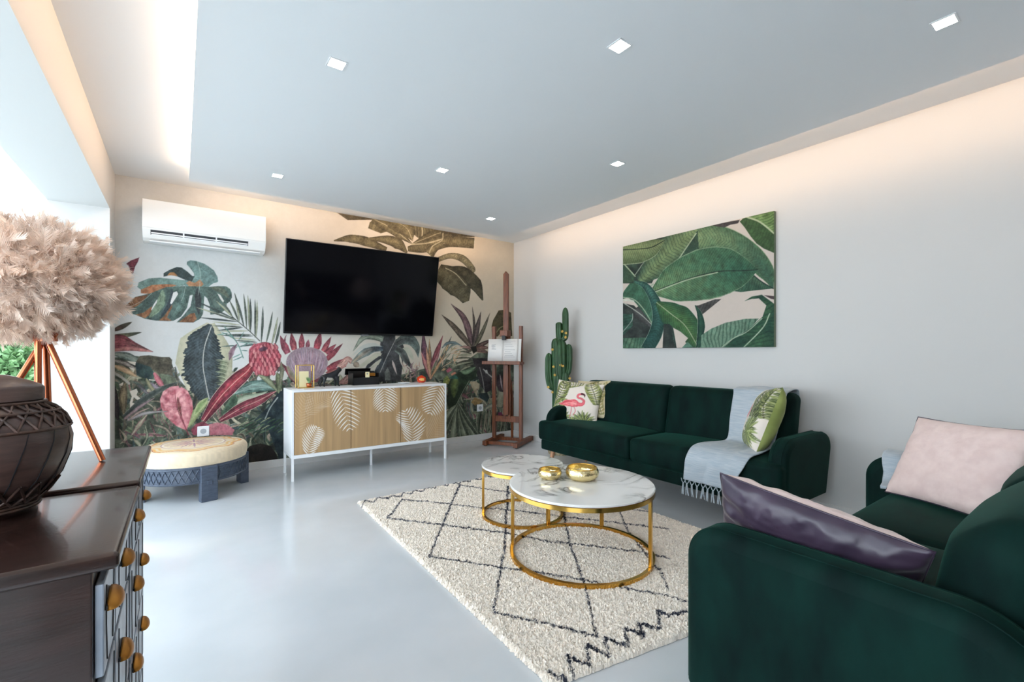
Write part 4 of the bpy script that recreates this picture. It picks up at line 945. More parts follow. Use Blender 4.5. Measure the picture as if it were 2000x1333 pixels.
for k in range(10):
    q = e0[int(k * (len(e0) - 1) / 9)]; mb = MB()
    for s_ in (-1, 1): mb.tube([q + [0, s_ * 0.02, 0.004], q + [-.003, s_ * 0.012, -.016], q + [-.004, 0, -.032]], 0.0034, 5)
    for s_ in range(3):
        o_ = (s_ - 1) * 0.006; sw = r_.uniform(-.014, .014); mb.tube([q + [-.004, o_ * .3, -.032], q + [-.006, o_ + sw * .3, -.07], q + [-.005, o_ * 1.8 + sw, -.115]], [.005, .0045, .003], 5)
    put('tassel', mb, 'throw', tr, smooth=True)
# on the far arm of the foreground sofa
Lp = [(3.375, 0.87, 0.50), (3.36, 0.865, 0.66), (3.28, 0.865, 0.678), (3.20, 0.86, 0.66), (3.185, 0.85, 0.58), (3.16, 0.85, 0.528), (3.05, 0.83, 0.522)]
Rp = [(3.385, 0.50, 0.50), (3.36, 0.50, 0.67), (3.27, 0.50, 0.688), (3.175, 0.50, 0.66), (3.165, 0.50, 0.55), (3.13, 0.52, 0.53), (3.0, 0.54, 0.535)]
throw('throw_blanket', 'folded blue grey throw over the far arm of the foreground sofa', Lp, Rp, sd=9, amp=0.010, thick=0.014)

# ================================================================== PAINTING
py0, py1, pz0, pz1 = 1.808, 3.418, 1.292, 2.430
nY, nZ = 420, 300
gy, gz = np.meshgrid(np.linspace(py0, py1, nY), np.linspace(pz0, pz1, nZ), indexing='ij')
U, V_ = proj_px(XR - 0.035, gy, gz); cv = Canvas(U, V_, hx('d8cabd')); cv.soft = 0.8
A = frame(1180, 390, 4.3)
def PA(pts, c, c2=None, **k): cv.poly(A(pts), c, c2, **k)
def LA(pts, w, *a, **k): cv.leaf(A(pts), [q / 4.3 for q in w] if not np.isscalar(w) else w / 4.3, *a, **k)
PA([(100, 350), (520, 300), (800, 230), (800, 440), (640, 500), (430, 640), (400, 705), (100, 705)], '2c3c36', '3d5546')
LA([(300, 690), (430, 560), (600, 400), (800, 230)], [30, 110, 130, 100], '7d9663', '45624c', cv='2f4a38', nv=24, slant=.4, amp=.15)
PA([(620, 510), (700, 390), (775, 270), (800, 250), (805, 440), (700, 470)], '4a6a50', '2f4a3c', hatch=(-60, 4, '2a4034', .5))
LA([(618, 512), (700, 390), (772, 285)], 5, 'a3b592', prof='line')
LA([(100, 425), (300, 415), (400, 400), (505, 345)], [130, 120, 80, 8], '8a9c68', '586f48', cv='38503a', nv=26, slant=.3, rib='2c4030', ribw=.9, amp=.12, edge='a8b890', edgew=.06)
PA([(150, 545), (210, 580), (255, 640), (250, 690), (150, 705)], '4a6a50', '33503f'); LA([(170, 545), (220, 600), (260, 645)], 5, 'a3b592', prof='line'); LA([(330, 530), (290, 590), (255, 640)], 4, '8c9a88', prof='line')
PA([(1085, 770), (1160, 700), (1245, 630), (1330, 690), (1425, 748), (1260, 765), (1150, 778)], '52785a', '2f5a46', hatch=(75, 5, '284a38', .6))
LA([(790, 330), (950, 325), (1120, 390), (1260, 490), (1360, 610), (1420, 750)], [110, 112, 105, 95, 75, 4], '8ba56f', '4f7452', c2='3c6650', cv='365a40', nv=34, slant=-.6, amp=.12, edge='9fb389', edgew=.06)
LA([(1235, 620), (1320, 690), (1420, 748)], 5, '25423a', prof='line')
LA([(800, 430), (860, 440), (960, 455)], 4, 'a9b98e', prof='line')
PA([(885, 215), (1000, 195), (1140, 170), (1125, 200), (1060, 212), (1010, 236)], '4a4546')
PA([(1138, 185), (1165, 160), (1210, 145), (1440, 95), (1440, 455), (1340, 412), (1280, 370), (1230, 310), (1180, 235)], '7d9c58', '46683c', hatch=(70, 6, '35542f', .6), grad=(1150, 180, 1430, 400))
PA([(1200, 146), (1440, 92), (1440, 285), (1330, 205)], '6f9450', '8caa66', hatch=(20, 5, '35542f', .55))
LA([(1195, 146), (1310, 190), (1440, 295)], 7, 'b9c69a', prof='line')
LA([(405, 778), (700, 668), (950, 606), (1150, 598), (1292, 590)], [25, 150, 195, 218, 215, 190, 140, 75, 3], '86a56c', '4b7a56', c2='356a50', cv='2b5040', nv=44, slant=.75, rib='2a4234', ribw=1.0, amp=.16, edge='7f9c78', edgew=.05, vamp=.8)
LA([(405, 785), (700, 675), (950, 613)], 5, 'a9bb98', prof='line'); LA([(370, 740), (410, 712)], 7, 'b5c2a8', prof='line')
PA([(140, 868), (250, 890), (410, 1050), (345, 1260), (140, 1260)], '2a3634', '3f4744')
PA([(140, 960), (235, 965), (240, 1060), (140, 1160)], '2c5044', '3d6a58', hatch=(20, 6, '1f3a32', .5)); LA([(150, 1120), (230, 1020), (240, 960)], 4, '8a9c90', prof='line')
LA([(250, 930), (300, 960), (400, 1080)], [10, 60, 40, 5], '5d5f5e', '3a3c3c', cv='2c2f30', nv=16); LA([(165, 870), (300, 960), (410, 1060)], 4, 'a9b0a4', prof='line')
PA([(140, 1165), (360, 1160), (330, 1260), (140, 1260)], '6c9474', '3f6a54', hatch=(85, 6, '2c4c3c', .6))
PA([(140, 840), (165, 770), (215, 705), (275, 688), (340, 720), (390, 800), (412, 900), (408, 1055), (330, 950), (260, 865), (200, 825)], '7fa277', '3f6f55', hatch=(60, 6, '35604a', .55), grad=(200, 720, 400, 1000))
LA([(140, 850), (200, 845), (245, 855)], 8, 'cfd2c2', prof='line'); LA([(160, 822), (250, 840), (330, 920), (408, 1050)], 4, '9ab293', prof='line')
LA([(255, 688), (350, 730), (430, 860), (455, 1000), (430, 1130), (360, 1260)], [8, 30, 45, 52, 58, 55], '4e8272', '1f4a44', c2='2d5f58', cv='1c4038', nv=30, slant=.5, edge='88ab98', edgew=.08)
LA([(440, 865), (560, 960), (680, 1060), (790, 1240)], [15, 90, 125, 110, 30], '4f7c44', '2c5a3e', cv='1f4430', nv=26, slant=.7, rib='a4b48c', ribw=.8, amp=.15)
PA([(760, 890), (790, 890), (930, 838), (985, 836), (900, 905), (810, 978), (775, 940)], '4a4a48', '5c5a56', hatch=(60, 6, '333333', .6))
LA([(765, 890), (800, 960), (815, 1070), (790, 1245)], [4, 22, 34, 20], '2c5c48', '1a3a34', edge='9ab398', edgew=.12)
PA([(500, 1045), (545, 1045), (580, 1075), (615, 1260), (490, 1260)], '4c504c', '2a3a36'); LA([(575, 1075), (590, 1150), (600, 1250)], [3, 12, 6], '2c4a42', edge='8aa090')
PA([(580, 1078), (640, 1110), (705, 1165), (665, 1215), (640, 1260), (612, 1260)], 'd8cabd', amp=.03)
PA([(640, 1260), (700, 1195), (760, 1255)], '5a8872')
PA([(815, 1140), (900, 1085), (1020, 1035), (1180, 1003), (1300, 1000), (1220, 1090), (1090, 1160), (985, 1260), (810, 1260)], '84a68a', '426e58', hatch=(86, 7, '2c5444', .65), grad=(900, 1050, 1100, 1250))
PA([(1178, 854), (1240, 815), (1325, 800), (1400, 855), (1440, 885), (1440, 1260), (985, 1260), (1090, 1165), (1210, 1095), (1330, 985), (1362, 890), (1300, 832), (1240, 835)], '3f704c', '24503e', hatch=(15, 8, '1d4032', .6))
LA([(1390, 960), (1330, 1080), (1160, 1255)], 5, 'a3bb9c', prof='line'); LA([(1325, 1000), (1200, 1110), (1080, 1170), (990, 1240)], 4, '9db597', prof='line')
PA([(1340, 803), (1440, 812), (1440, 842), (1400, 835)], '4c3f40')

cv.finish(0.80, 0.92, 1.08, 0.16, 0.55)
V3 = np.stack([np.full_like(gy, XR - 0.035), gy, gz], -1)
mb = MB(); mb.quadstrip(V3); mb.f = [f[::-1] for f in mb.f]
nfront = mb.n; mb.bb((XR - 0.0345, py0, pz0), (XR - 0.001, py1, pz1))
M['canvas'] = cmat('painted_canvas', 0.7)
pa = thing('leaf_painting', 'canvas of big green banana leaves on cream hung above the sofa', 'painting', (XR, (py0 + py1) / 2, pz0))
put('canvas_panel', mb, 'canvas', pa, colors=np.r_[cv.linear(), np.tile(lin(hx('6d7c66')), (8, 1))])

# ================================================================== MURAL WALL
nX, nZ = 1040, 660
gx, gz = np.meshgrid(np.linspace(XL, XR, nX), np.linspace(0.0, H2, nZ), indexing='ij')
U, V_ = proj_px(gx, YB, gz); cv = Canvas(U, V_, hx('d4d3ce')); cv.soft = 0.9
K1 = frame(210, 480, 7.405); K2 = frame(210, 640, 7.405); K3 = frame(390, 480, 7.405); K4 = frame(390, 640, 7.405)
K5 = frame(540, 640, 10.256); K6 = frame(680, 640, 10.256); K7 = frame(830, 580, 8.33); K8 = frame(860, 700, 8.33); R3 = frame(620, 400, 4.444); LL = frame(200, 600, 3.332)
SC = {id(K1): 7.405, id(K2): 7.405, id(K3): 7.405, id(K4): 7.405, id(K5): 10.256, id(K6): 10.256, id(K7): 8.33, id(K8): 8.33, id(R3): 4.444, id(LL): 3.332}
def PM(fr, pts, c, c2=None, **k): cv.poly(fr(pts), c, c2, **k)
def LM(fr, pts, w, *a, **k): s_ = SC[id(fr)]; cv.leaf(fr(pts), [q / s_ for q in w] if not np.isscalar(w) else w / s_, *a, **k)
g = np.clip((cv.U - 470) / 420, 0, 1)[..., None]; n_ = vn(gx * 1.3, gz * 1.6, 3, 3)[..., None]
cv.img = (hx('cdd0cf') * (1 - g) + hx('cdbfa6') * g) * (1 + (n_ - .5) * .14)  # warm lamp light tinted into the background towards the right
# dense undergrowth ground colour
PM(LL, [(60, 330), (210, 318), (300, 330), (440, 330), (480, 450), (560, 540), (670, 480), (800, 560), (930, 480), (1080, 520), (1200, 470), (1350, 470), (1640, 490), (1870, 460), (2100, 400), (2240, 340), (2340, 370), (2440, 300), (2530, 300), (2720, 330), (2720, 900), (60, 1100)], '3e483e', '66705c', amp=.3)
r_ = np.random.default_rng(21); pal = ['566a50', '34443a', '7c8868', '6a5a4c', 'a8a88a', '4a6062', '9a8674', '607458', '2e3a34', 'b8b094', '84525a', '566a60']
for i in range(620):
    x = r_.uniform(215, 1010); top = 715 if x < 560 else 735; y = r_.uniform(top + 10, 930 - (x - 222) * .09)
    a = r_.normal(0, .9) - PI / 2; L = r_.uniform(18, 60); b = a + r_.normal(0, .35)
    if y - L * .8 < top: L = max(8, (y - top))
    cv.leaf([(x, y), (x + math.cos(a) * L * .5, y + math.sin(a) * L * .5), (x + math.cos(b) * L, y + math.sin(b) * L)], r_.uniform(1.2, 5.5), pal[r_.integers(12)], pal[r_.integers(12)], prof='leaf', rib=pal[r_.integers(12)] if i % 3 == 0 else None, ribw=.5, amp=.2, streak=.25, seed=i)
# ---------- palm at the top
OL, OD, OV, OR = '7d7352', '56503c', '5c563e', 'b3a987'
PM(R3, [(170, 70), (300, 92), (420, 110), (520, 130), (440, 132), (262, 134)], '5c5440')
PM(R3, [(440, 205), (455, 150), (520, 138), (600, 165), (655, 232), (600, 236), (550, 249), (480, 222)], OL, OD, hatch=(80, 7, OV, .5))
LM(R3, [(480, 120), (650, 210), (815, 335)], [35, 50, 40, 5], OL, OD, cv=OV, nv=26, slant=.6, rib=OR, ribw=.6)
LM(R3, [(640, 130), (770, 200), (825, 310)], [70, 85, 60, 5], OL, OD, cv=OV, nv=20, slant=.5, rib=OR, ribw=.5)
PM(R3, [(830, 255), (850, 150), (1020, 180), (1000, 240), (960, 285), (900, 310)], '6c6446', OD, hatch=(80, 6, 'a39a76', .45)); LM(R3, [(903, 170), (912, 230), (905, 300)], 5, OR, prof='line')
LM(R3, [(825, 340), (960, 285), (1110, 240), (1360, 276)], [5, 40, 45, 5], '6c6448', OD, cv=OV, nv=26, rib=OR, ribw=.5)
LM(R3, [(1085, 240), (1200, 245), (1360, 276)], [10, 30, 4], '584f3a', OD)
LM(R3, [(785, 385), (900, 370), (1020, 340), (1150, 320), (1360, 335)], [22, 50, 60, 48, 46], OL, OD, cv=OV, nv=30, slant=.3)
LM(R3, [(965, 430), (1010, 380), (1100, 335)], [50, 40, 10], '847a58', OD, cv=OV, nv=16); LM(R3, [(970, 420), (1000, 360), (1080, 310), (1090, 250)], 5, OR, prof='line'); LM(R3, [(820, 345), (950, 335), (1080, 300)], 6, OR, prof='line')
LM(R3, [(148, 312), (280, 295), (420, 320), (600, 390)], [6, 34, 42, 20], OL, OD, cv=OV, nv=28)
LM(R3, [(440, 295), (600, 305), (700, 340), (770, 410)], [8, 38, 50, 12], '857a56', OD, cv=OV, nv=24, slant=.6)
LM(R3, [(1040, 480), (1150, 445), (1260, 470), (1345, 560), (1338, 590)], [20, 24, 32, 26, 8], '8e8663', '6f6850', cv=OV, nv=18)
LM(R3, [(1040, 580), (1150, 640), (1240, 730), (1290, 845)], [70, 110, 100, 30], '6d664a', '4c4836', cv='8d8462', nv=34, slant=.8, vw=.2)
LM(R3, [(1105, 548), (1260, 580), (1370, 690), (1432, 825)], [6, 45, 58, 8], '56523e', '403d30', cv='77704f', nv=30, vw=.2); LM(R3, [(1110, 550), (1200, 600), (1290, 700)], 4, OR, prof='line')
# ---------- large torn-edged leaf at upper left
GA, GB = '5f807a', '31464a'
PM(K1, [(1145, 270), (1150, 232), (1200, 213), (1280, 222), (1400, 262), (1460, 300), (1540, 360), (1590, 450), (1600, 515), (1590, 530), (1530, 545), (1462, 596), (1330, 600), (1140, 600), (1090, 560), (1115, 500), (1200, 455), (1255, 440), (1250, 400), (1190, 320)], '6b8b86', '2f373c', grad=(1180, 250, 1560, 520), ns=.09, amp=.15)
PM(K1, [(810, 450), (812, 400), (900, 350), (1000, 310), (1070, 316), (1150, 372), (1225, 440), (1262, 440), (1220, 520), (1110, 492), (1000, 442), (890, 425), (860, 440)], '5d7872', '3c4a4a', grad=(1200, 450, 820, 400), amp=.15)
PM(K1, [(860, 435), (900, 392), (960, 385), (1010, 430), (1005, 445), (930, 430)], 'c49468', 'a8703e')
PM(K1, [(450, 532), (600, 474), (760, 464), (900, 480), (1110, 500), (1150, 520), (1100, 580), (900, 600), (800, 655), (640, 690), (500, 650), (430, 600)], '6d8c84', '34474a', grad=(700, 470, 760, 640), amp=.12)
PM(K1, [(480, 640), (640, 570), (800, 560), (930, 560), (1000, 575), (860, 620), (760, 680), (620, 700), (480, 690)], 'c08860', 'a25e3a', ns=.25, amp=.25)
PM(K1, [(1135, 540), (1180, 510), (1260, 540), (1340, 490), (1390, 560), (1360, 590), (1180, 590)], 'c08c66', 'a86e44', ns=.25)
PM(K1, [(270, 962), (248, 885), (340, 795), (400, 745), (620, 690), (850, 600), (1100, 585), (1462, 598), (1600, 585), (1715, 590), (1770, 625), (1795, 680), (1800, 750), (1770, 810), (1725, 840), (1720, 890), (1690, 940), (1630, 980), (1560, 990), (1490, 1000), (1480, 950), (1480, 860), (1440, 760), (1400, 730), (1390, 880), (1380, 990), (1340, 1060), (1240, 1115), (1000, 1110), (1100, 1010), (1200, 880), (1232, 712), (1190, 722), (1150, 900), (1060, 1030), (950, 1090), (880, 1095), (700, 1087), (540, 1060), (400, 1000)], '5a756c', '262d33', ns=.07, amp=.18, grad=(900, 600, 800, 1150), stre=(1.6, .8))
for (p, w_, c_) in (([(620, 700), (450, 850), (300, 950)], 36, '54706c'), ([(800, 650), (760, 850), (600, 1050)], 60, '809878'), ([(930, 640), (920, 800), (760, 1060)], 36, '3a4450'), ([(1100, 620), (1080, 820), (930, 1060)], 45, '5e7c74'), ([(1300, 620), (1310, 800), (1320, 1000)], 45, '3c3c42'), ([(1420, 640), (1550, 800), (1620, 960)], 50, '5c7068'), ([(1500, 610), (1650, 650), (1760, 760)], 40, '646a58')): LM(K1, p, w_, c_, prof='leaf', alpha=.75, streak=.2, seed=w_)
for q in ([(270, 870), (340, 795), (400, 745), (560, 720), (600, 700), (520, 800), (420, 880), (300, 930)], [(400, 1000), (520, 970), (640, 880), (650, 920), (600, 1010), (540, 1050)], [(740, 1085), (820, 1020), (900, 900), (940, 850), (930, 900), (860, 1040), (930, 1090)], [(1030, 1108), (1120, 1040), (1200, 985), (1260, 975), (1290, 1060), (1240, 1112)]): PM(K1, q, 'a8744c', '7c4e34', ns=.3, amp=.25, seed=9)
for q in ([(950, 680), (1000, 660), (1022, 700), (980, 770), (925, 850), (905, 835)], [(722, 770), (710, 830), (640, 935), (632, 925), (665, 855)]): PM(K1, q, 'd4d5d3', amp=.03)
PM(K3, [(255, 690), (300, 715), (352, 800), (340, 825), (300, 775)], 'd0cfc8', amp=.03)
for p in ([(1300, 230), (1340, 400), (1330, 600), (1310, 720)], [(1125, 590), (1100, 720), (1070, 800)], [(640, 690), (520, 790), (300, 900)]): LM(K1, p, 4, 'a9bcb0', prof='line', alpha=.7)
PM(K1, [(270, 262), (340, 215), (460, 170), (440, 235), (400, 300), (370, 405), (335, 400), (310, 300)], '8c3c4c', '5a2c38', ns=.3)
# ---------- left margin flowers
LM(K1, [(70, 1235), (200, 1180), (355, 1105)], 36, '6c4440', '4c4a3c', c2='4c4a40')
LM(K2, [(60, 120), (250, 115), (495, 70)], 32, '9a9468', '545a48', c2='3c4238')
LM(K2, [(60, 380), (300, 420), (520, 540)], 52, '8e9a8c', '4c5c58', streak=.3); LM(K2, [(60, 470), (250, 520), (420, 600)], 30, 'a09a90', '5c4c4c', streak=.3)
LM(K2, [(60, 200), (220, 210), (400, 265), (655, 352)], [95, 100, 45, 3], 'b4525c', '7a3440', c2='5a4a42', streak=.35, amp=.15)
LM(K2, [(60, 330), (300, 305), (500, 325), (655, 352)], [25, 35, 25, 3], 'c07870', '8a4c50')
LM(K2, [(70, 545), (250, 615), (430, 715)], 42, 'd0a880', '8c7454', streak=.2); LM(K2, [(80, 650), (200, 720), (310, 810)], 18, 'aaa69e', prof='line')
PM(K2, [(470, 412), (600, 402), (780, 428), (895, 428), (935, 470), (925, 600), (955, 705), (850, 680), (720, 662), (600, 580), (410, 500)], '4a443a', '5f5c4a', amp=.15)
PM(K2, [(400, 500), (620, 570), (700, 700), (620, 770), (420, 690)], '2c4248', '415a50'); PM(K2, [(730, 665), (850, 685), (960, 715), (1000, 780), (860, 850), (800, 800)], '5a6654', '6a745c')
for q in ([(278, 482), (412, 500), (402, 550), (330, 520)], [(305, 570), (385, 592), (372, 632)], [(160, 830), (230, 788), (220, 850)], [(320, 925), (420, 885), (440, 930), (420, 980), (480, 1030), (430, 1050), (380, 1010), (360, 1090), (420, 1110), (330, 1190), (320, 1090), (350, 1000)], [(600, 750), (690, 760), (690, 772), (600, 765)]): PM(K2, q, 'd6cdbd', amp=.05)
LM(K2, [(560, 740), (620, 850), (700, 960)], 40, 'a8a078', '5c6450'); LM(K2, [(440, 830), (520, 900), (600, 990)], 26, '6c6a6c', '4a4650'); LM(K2, [(620, 800), (700, 860), (760, 900)], 26, '8a7c88', '6c6470')
LM(K2, [(150, 1330), (110, 1100), (90, 800)], 55, '3e343a', '241f24', streak=.4); LM(K2, [(235, 1250), (225, 1000), (255, 790)], 62, '8a7a5c', '544a3a', streak=.4)
LM(K2, [(680, 670), (740, 770), (810, 870)], [20, 38, 40, 20], 'c9707a', '9a4c58')
# ---------- pale edged dark leaf
LM(LL, [(700, 108), (640, 250), (600, 400), (560, 545)], [20, 140, 130, 10], 'cfc9ac', 'b4b294', amp=.06); LM(LL, [(710, 108), (750, 300), (740, 480), (700, 620)], [20, 95, 95, 20], 'c2bd9c', 'a4a487', amp=.08)
LM(LL, [(700, 112), (662, 240), (655, 380), (670, 500), (694, 610)], [15, 120, 150, 155, 120, 60], '475459', '2f3a3e', ragged=.28, cv='5d696b', nv=26, slant=.7, vw=.5, vamp=.5, streak=.25, amp=.2)
LM(LL, [(708, 130), (665, 260), (655, 380), (672, 490), (695, 600)], 3, 'b9bbb2', prof='line')
# ---------- thin fronds
def leaflet(fr, a, b, w_, c, c1): LM(fr, [a, ((a[0] + b[0]) / 2 + 6, (a[1] + b[1]) / 2), b], w_, c, c1, amp=.15)
for i, (a, b) in enumerate((((560, 1090), (430, 790)), ((575, 1100), (510, 690)), ((640, 1165), (500, 680)), ((680, 1190), (635, 690)), ((720, 1235), (695, 715)), ((735, 1250), (730, 760)), ((800, 1330), (800, 770)), ((815, 1330), (830, 790)), ((890, 1400), (915, 880)), ((960, 1420), (1055, 955)), ((1040, 1440), (1130, 1030)), ((1090, 1440), (1168, 1100)), ((480, 1040), (340, 830)), ((470, 1030), (240, 800)))): leaflet(K3, a, b, 17, ('4a5650', 'a8ad8c', '5f6b62')[i % 3], ('788070', '6a7462', '39443f')[i % 3])
for i, (a, b) in enumerate((((500, 1060), (-60, 800)), ((490, 1065), (-60, 890)), ((520, 1080), (150, 960)), ((540, 1100), (-20, 1040)), ((580, 1150), (180, 1100)), ((600, 1175), (160, 1160)), ((620, 1185), (250, 1230)), ((700, 1235), (290, 1240)), ((740, 1290), (380, 1290)), ((770, 1310), (300, 1300)), ((800, 1370), (430, 1330)), ((830, 1400), (500, 1370)), ((850, 1420), (560, 1460)))): leaflet(K3, a, b, 13, ('4c5a58', 'b4b898', '56625c')[i % 3], ('3c4846', '8b927c', '7a8272')[i % 3])
LM(K3, [(470, 1030), (700, 1220), (870, 1380)], 6, '454c44', prof='line')
for i, (a, b) in enumerate((((420, 80), (240, 110)), ((500, 160), (300, 60)), ((520, 190), (420, 100)), ((560, 260), (300, 275)), ((560, 270), (440, 330)), ((580, 290), (740, 200)), ((560, 210), (800, 240)), ((600, 330), (700, 340)), ((600, 380), (470, 440)), ((620, 420), (480, 480)), ((560, 190), (640, 60)))): leaflet(K4, a, b, 9, ('5f8a80', '4a6c68')[i % 2], '7ea096')
LM(K4, [(360, -10), (540, 220), (630, 440)], 7, '5c8a7e', prof='line'); LM(K4, [(430, 470), (470, 340), (540, 240)], [8, 40, 30, 5], '7a5c68', 'a08890')
# ---------- greens between
for i in range(26):
    y = 470 + i * 20; LM(K4, [(430 - i * 4, y + 30), (330, y + 5), (220 + (i % 4) * 20, y + (i % 3) * 6)], 9, ('bcc4a0', '6f7c60', '8f9c78')[i % 3], '5c6850')
LM(K4, [(500, 960), (750, 860), (950, 850), (1120, 900)], [20, 85, 80, 10], '84a298', '456a62', streak=.4); LM(K4, [(430, 1150), (600, 1050), (800, 1000), (980, 930)], [20, 50, 45, 5], 'b3c0a6', '6f8468'); LM(K4, [(330, 1250), (480, 1080), (520, 960)], 60, '3f5c48', '5c7a5c')
PM(LL, [(985, 740), (1080, 650), (1140, 560), (1178, 540), (1178, 1000), (1150, 990), (1080, 800)], '26343c', '384a4c'); LM(LL, [(1140, 590), (1090, 660), (1055, 740)], 4, '9aa6a0', prof='line')
for i in range(60):
    x = 880 + (i * 37) % 290; y = 735 + (i * 53) % 95; LM(LL, [(x, y), (x + 14, y - 12), (x + 34, y - 16)], 4.5, ('a9ab84', '4a6a4c', '2c4434', '7a8c64')[i % 4], '33503c')
PM(LL, [(920, 950), (960, 905), (1030, 888), (1095, 905), (1135, 960), (1140, 1000), (930, 1012)], '2a2523', '37322a'); LM(LL, [(560, 780), (610, 690), (690, 615)], 26, 'a8b47a', '788c58'); LM(LL, [(600, 700), (640, 640), (690, 590)], 22, '7d9a5c', 'b8c088')
# ---------- pink heart leaf
PM(LL, [(375, 600), (395, 550), (440, 520), (500, 512), (555, 545), (585, 610), (590, 670), (570, 740), (548, 805), (480, 775), (410, 710), (380, 650)], 'c8616e', 'e09a9c', ns=.12, amp=.14, hatch=(-25, 28, 'a8485a', .5))
LM(LL, [(490, 590), (500, 650), (515, 720)], [3, 9, 9, 3], '8a6a48', '6a4a38'); LM(LL, [(490, 600), (520, 730), (560, 832)], 4, '8c3c4a', prof='line'); LM(LL, [(470, 540), (480, 620), (500, 700), (548, 800)], 2.5, '94404e', prof='line')
LM(K2, [(235, 1300), (500, 1060), (800, 880), (1030, 790)], [30, 44, 36, 5], '3e4a48', '586058', edge='7a7478'); LM(K2, [(250, 1320), (480, 1140), (680, 1020)], [20, 26, 4], 'a08488', '6a5a60'); LM(K2, [(290, 1340), (560, 1240), (870, 1215)], [24, 24, 3], 'a8a4a4', '6c6468'); LM(K2, [(300, 1345), (450, 1230), (620, 1160)], 16, 'b89c90', '7a6460'); LM(K2, [(980, 660), (1000, 730), (1050, 860)], 14, '55554a', prof='line')
# ---------- red spear leaves
LM(K4, [(50, 1350), (280, 1030), (520, 780), (700, 620), (805, 440)], [45, 95, 112, 105, 70, 5], '8c2f40', '5a2434', c2='c8444c', rib='dba090', ribw=.7, edge='dcbcaa', edgew=.08, streak=.3, amp=.2)
LM(K4, [(290, 1350), (600, 1170), (850, 1060), (1115, 918)], [30, 74, 80, 60, 5], '96384a', '6a2838', c2='a04850', rib='d8a294', ribw=.6, edge='dcbcaa', edgew=.09, streak=.4, amp=.2)
PM(LL, [(575, 800), (610, 760), (660, 745), (700, 775), (690, 835), (590, 835)], 'a4485a', '7a3444'); PM(LL, [(690, 765), (750, 752), (810, 765), (860, 800), (845, 835), (700, 835)], 'd4828a', 'b45c6a', hatch=(20, 16, 'a04c5a', .4))
# ---------- round bud
th_ = np.linspace(0, 2 * PI, 30)[:-1]; PM(K4, [(940 + 232 * math.cos(q), 460 + 250 * math.sin(q)) for q in th_], 'b0424e', '7c2c3c', amp=.15)
for row in range(7):
    for k in range(7):
        yy = 660 - row * 62; hw = 215 * math.sqrt(max(.05, 1 - ((yy - 450) / 260) ** 2)); xx = 945 + (k - 3 + (row % 2) * .5) * hw / 3.2
        if abs(xx - 945) < hw: LM(K4, [(xx, yy + 34), (xx + (xx - 945) * .05, yy), (xx - (xx - 945) * .12 - 12, yy - 62)], 27, ('dd7a80', 'cc5a64', 'e59490')[(row + k) % 3], '9a3a4a', amp=.12)
PM(K4, [(850, 330), (870, 300), (930, 270), (985, 300), (960, 330), (890, 350)], '6c4458'); LM(K4, [(720, 420), (740, 320), (830, 260), (960, 230)], 26, 'a03c4c', 'c86a74')
LM(K4, [(860, 690), (1000, 780), (1130, 930)], 42, '9aa27c', '5f6a50'); LM(K4, [(1120, 660), (1150, 780), (1140, 960)], 50, '7f8a64', '4c5840'); LM(K4, [(1180, 500), (1190, 640), (1160, 860)], 30, '8a8a70', '5c6050')
# ---------- king flower
for (tip, base, w_, c_) in (((75, 165), (230, 520), 75, 'a85868'), ((295, 95), (360, 450), 68, 'd66a6c'), ((510, 90), (505, 420), 62, 'd4606a'), ((640, 245), (620, 400), 45, 'a05868'), ((885, 80), (800, 430), 74, 'd0525f'), ((1095, 185), (930, 480), 55, 'd46468'), ((1195, 335), (990, 520), 50, 'a85058'), ((1325, 325), (1010, 640), 58, 'c8545c'), ((1380, 620), (1010, 850), 62, 'd05a62'), ((1400, 775), (1000, 930), 44, 'b86a60'), ((200, 150), (170, 300), 16, '7a5c60'), ((110, 720), (420, 1100), 70, 'b84858'), ((1000, 960), (560, 1180), 62, 'a44450')):
    LM(K5, [base, ((tip[0] + base[0]) / 2 + (base[0] - 610) * .03, (tip[1] + base[1]) / 2 - 10), tip], [w_ * .8, w_, w_ * .6, 3], c_, '8c3848', c2='7c4048' if w_ > 50 else None, streak=.25, amp=.12)
PM(K5, [(610 + 418 * math.cos(q), 700 + (310 if math.sin(q) < 0 else 380) * math.sin(q)) for q in th_], 'b596a4', '94808a', amp=.12)
for i in range(90):
    q = -PI + PI * (i + .5) / 90; rr = r_.uniform(.55, .98); x1, y1 = 610 + 400 * math.cos(q) * rr, 700 + 300 * math.sin(q) * rr; LM(K5, [(x1, y1), (x1 + (620 - x1) * .08, y1 + 110), (x1 + (640 - x1) * .3, y1 + 240)], 9, ('d0b4c0', '8a6c80', 'c48c98', 'a08cac')[i % 4], amp=.1, alpha=.6)
LM(K5, [(230, 800), (330, 980), (560, 1120), (800, 1130)], [30, 60, 70, 30], '8c8a6c', 'a89c84', alpha=.8)
LM(K5, [(1250, 800), (1340, 720), (1430, 640), (1520, 700)], [60, 70, 60, 40], 'd8a898', 'b4746a', streak=.4); LM(K5, [(1250, 1120), (1400, 1050), (1480, 900)], 70, 'b08478', '8a5c54', streak=.4)
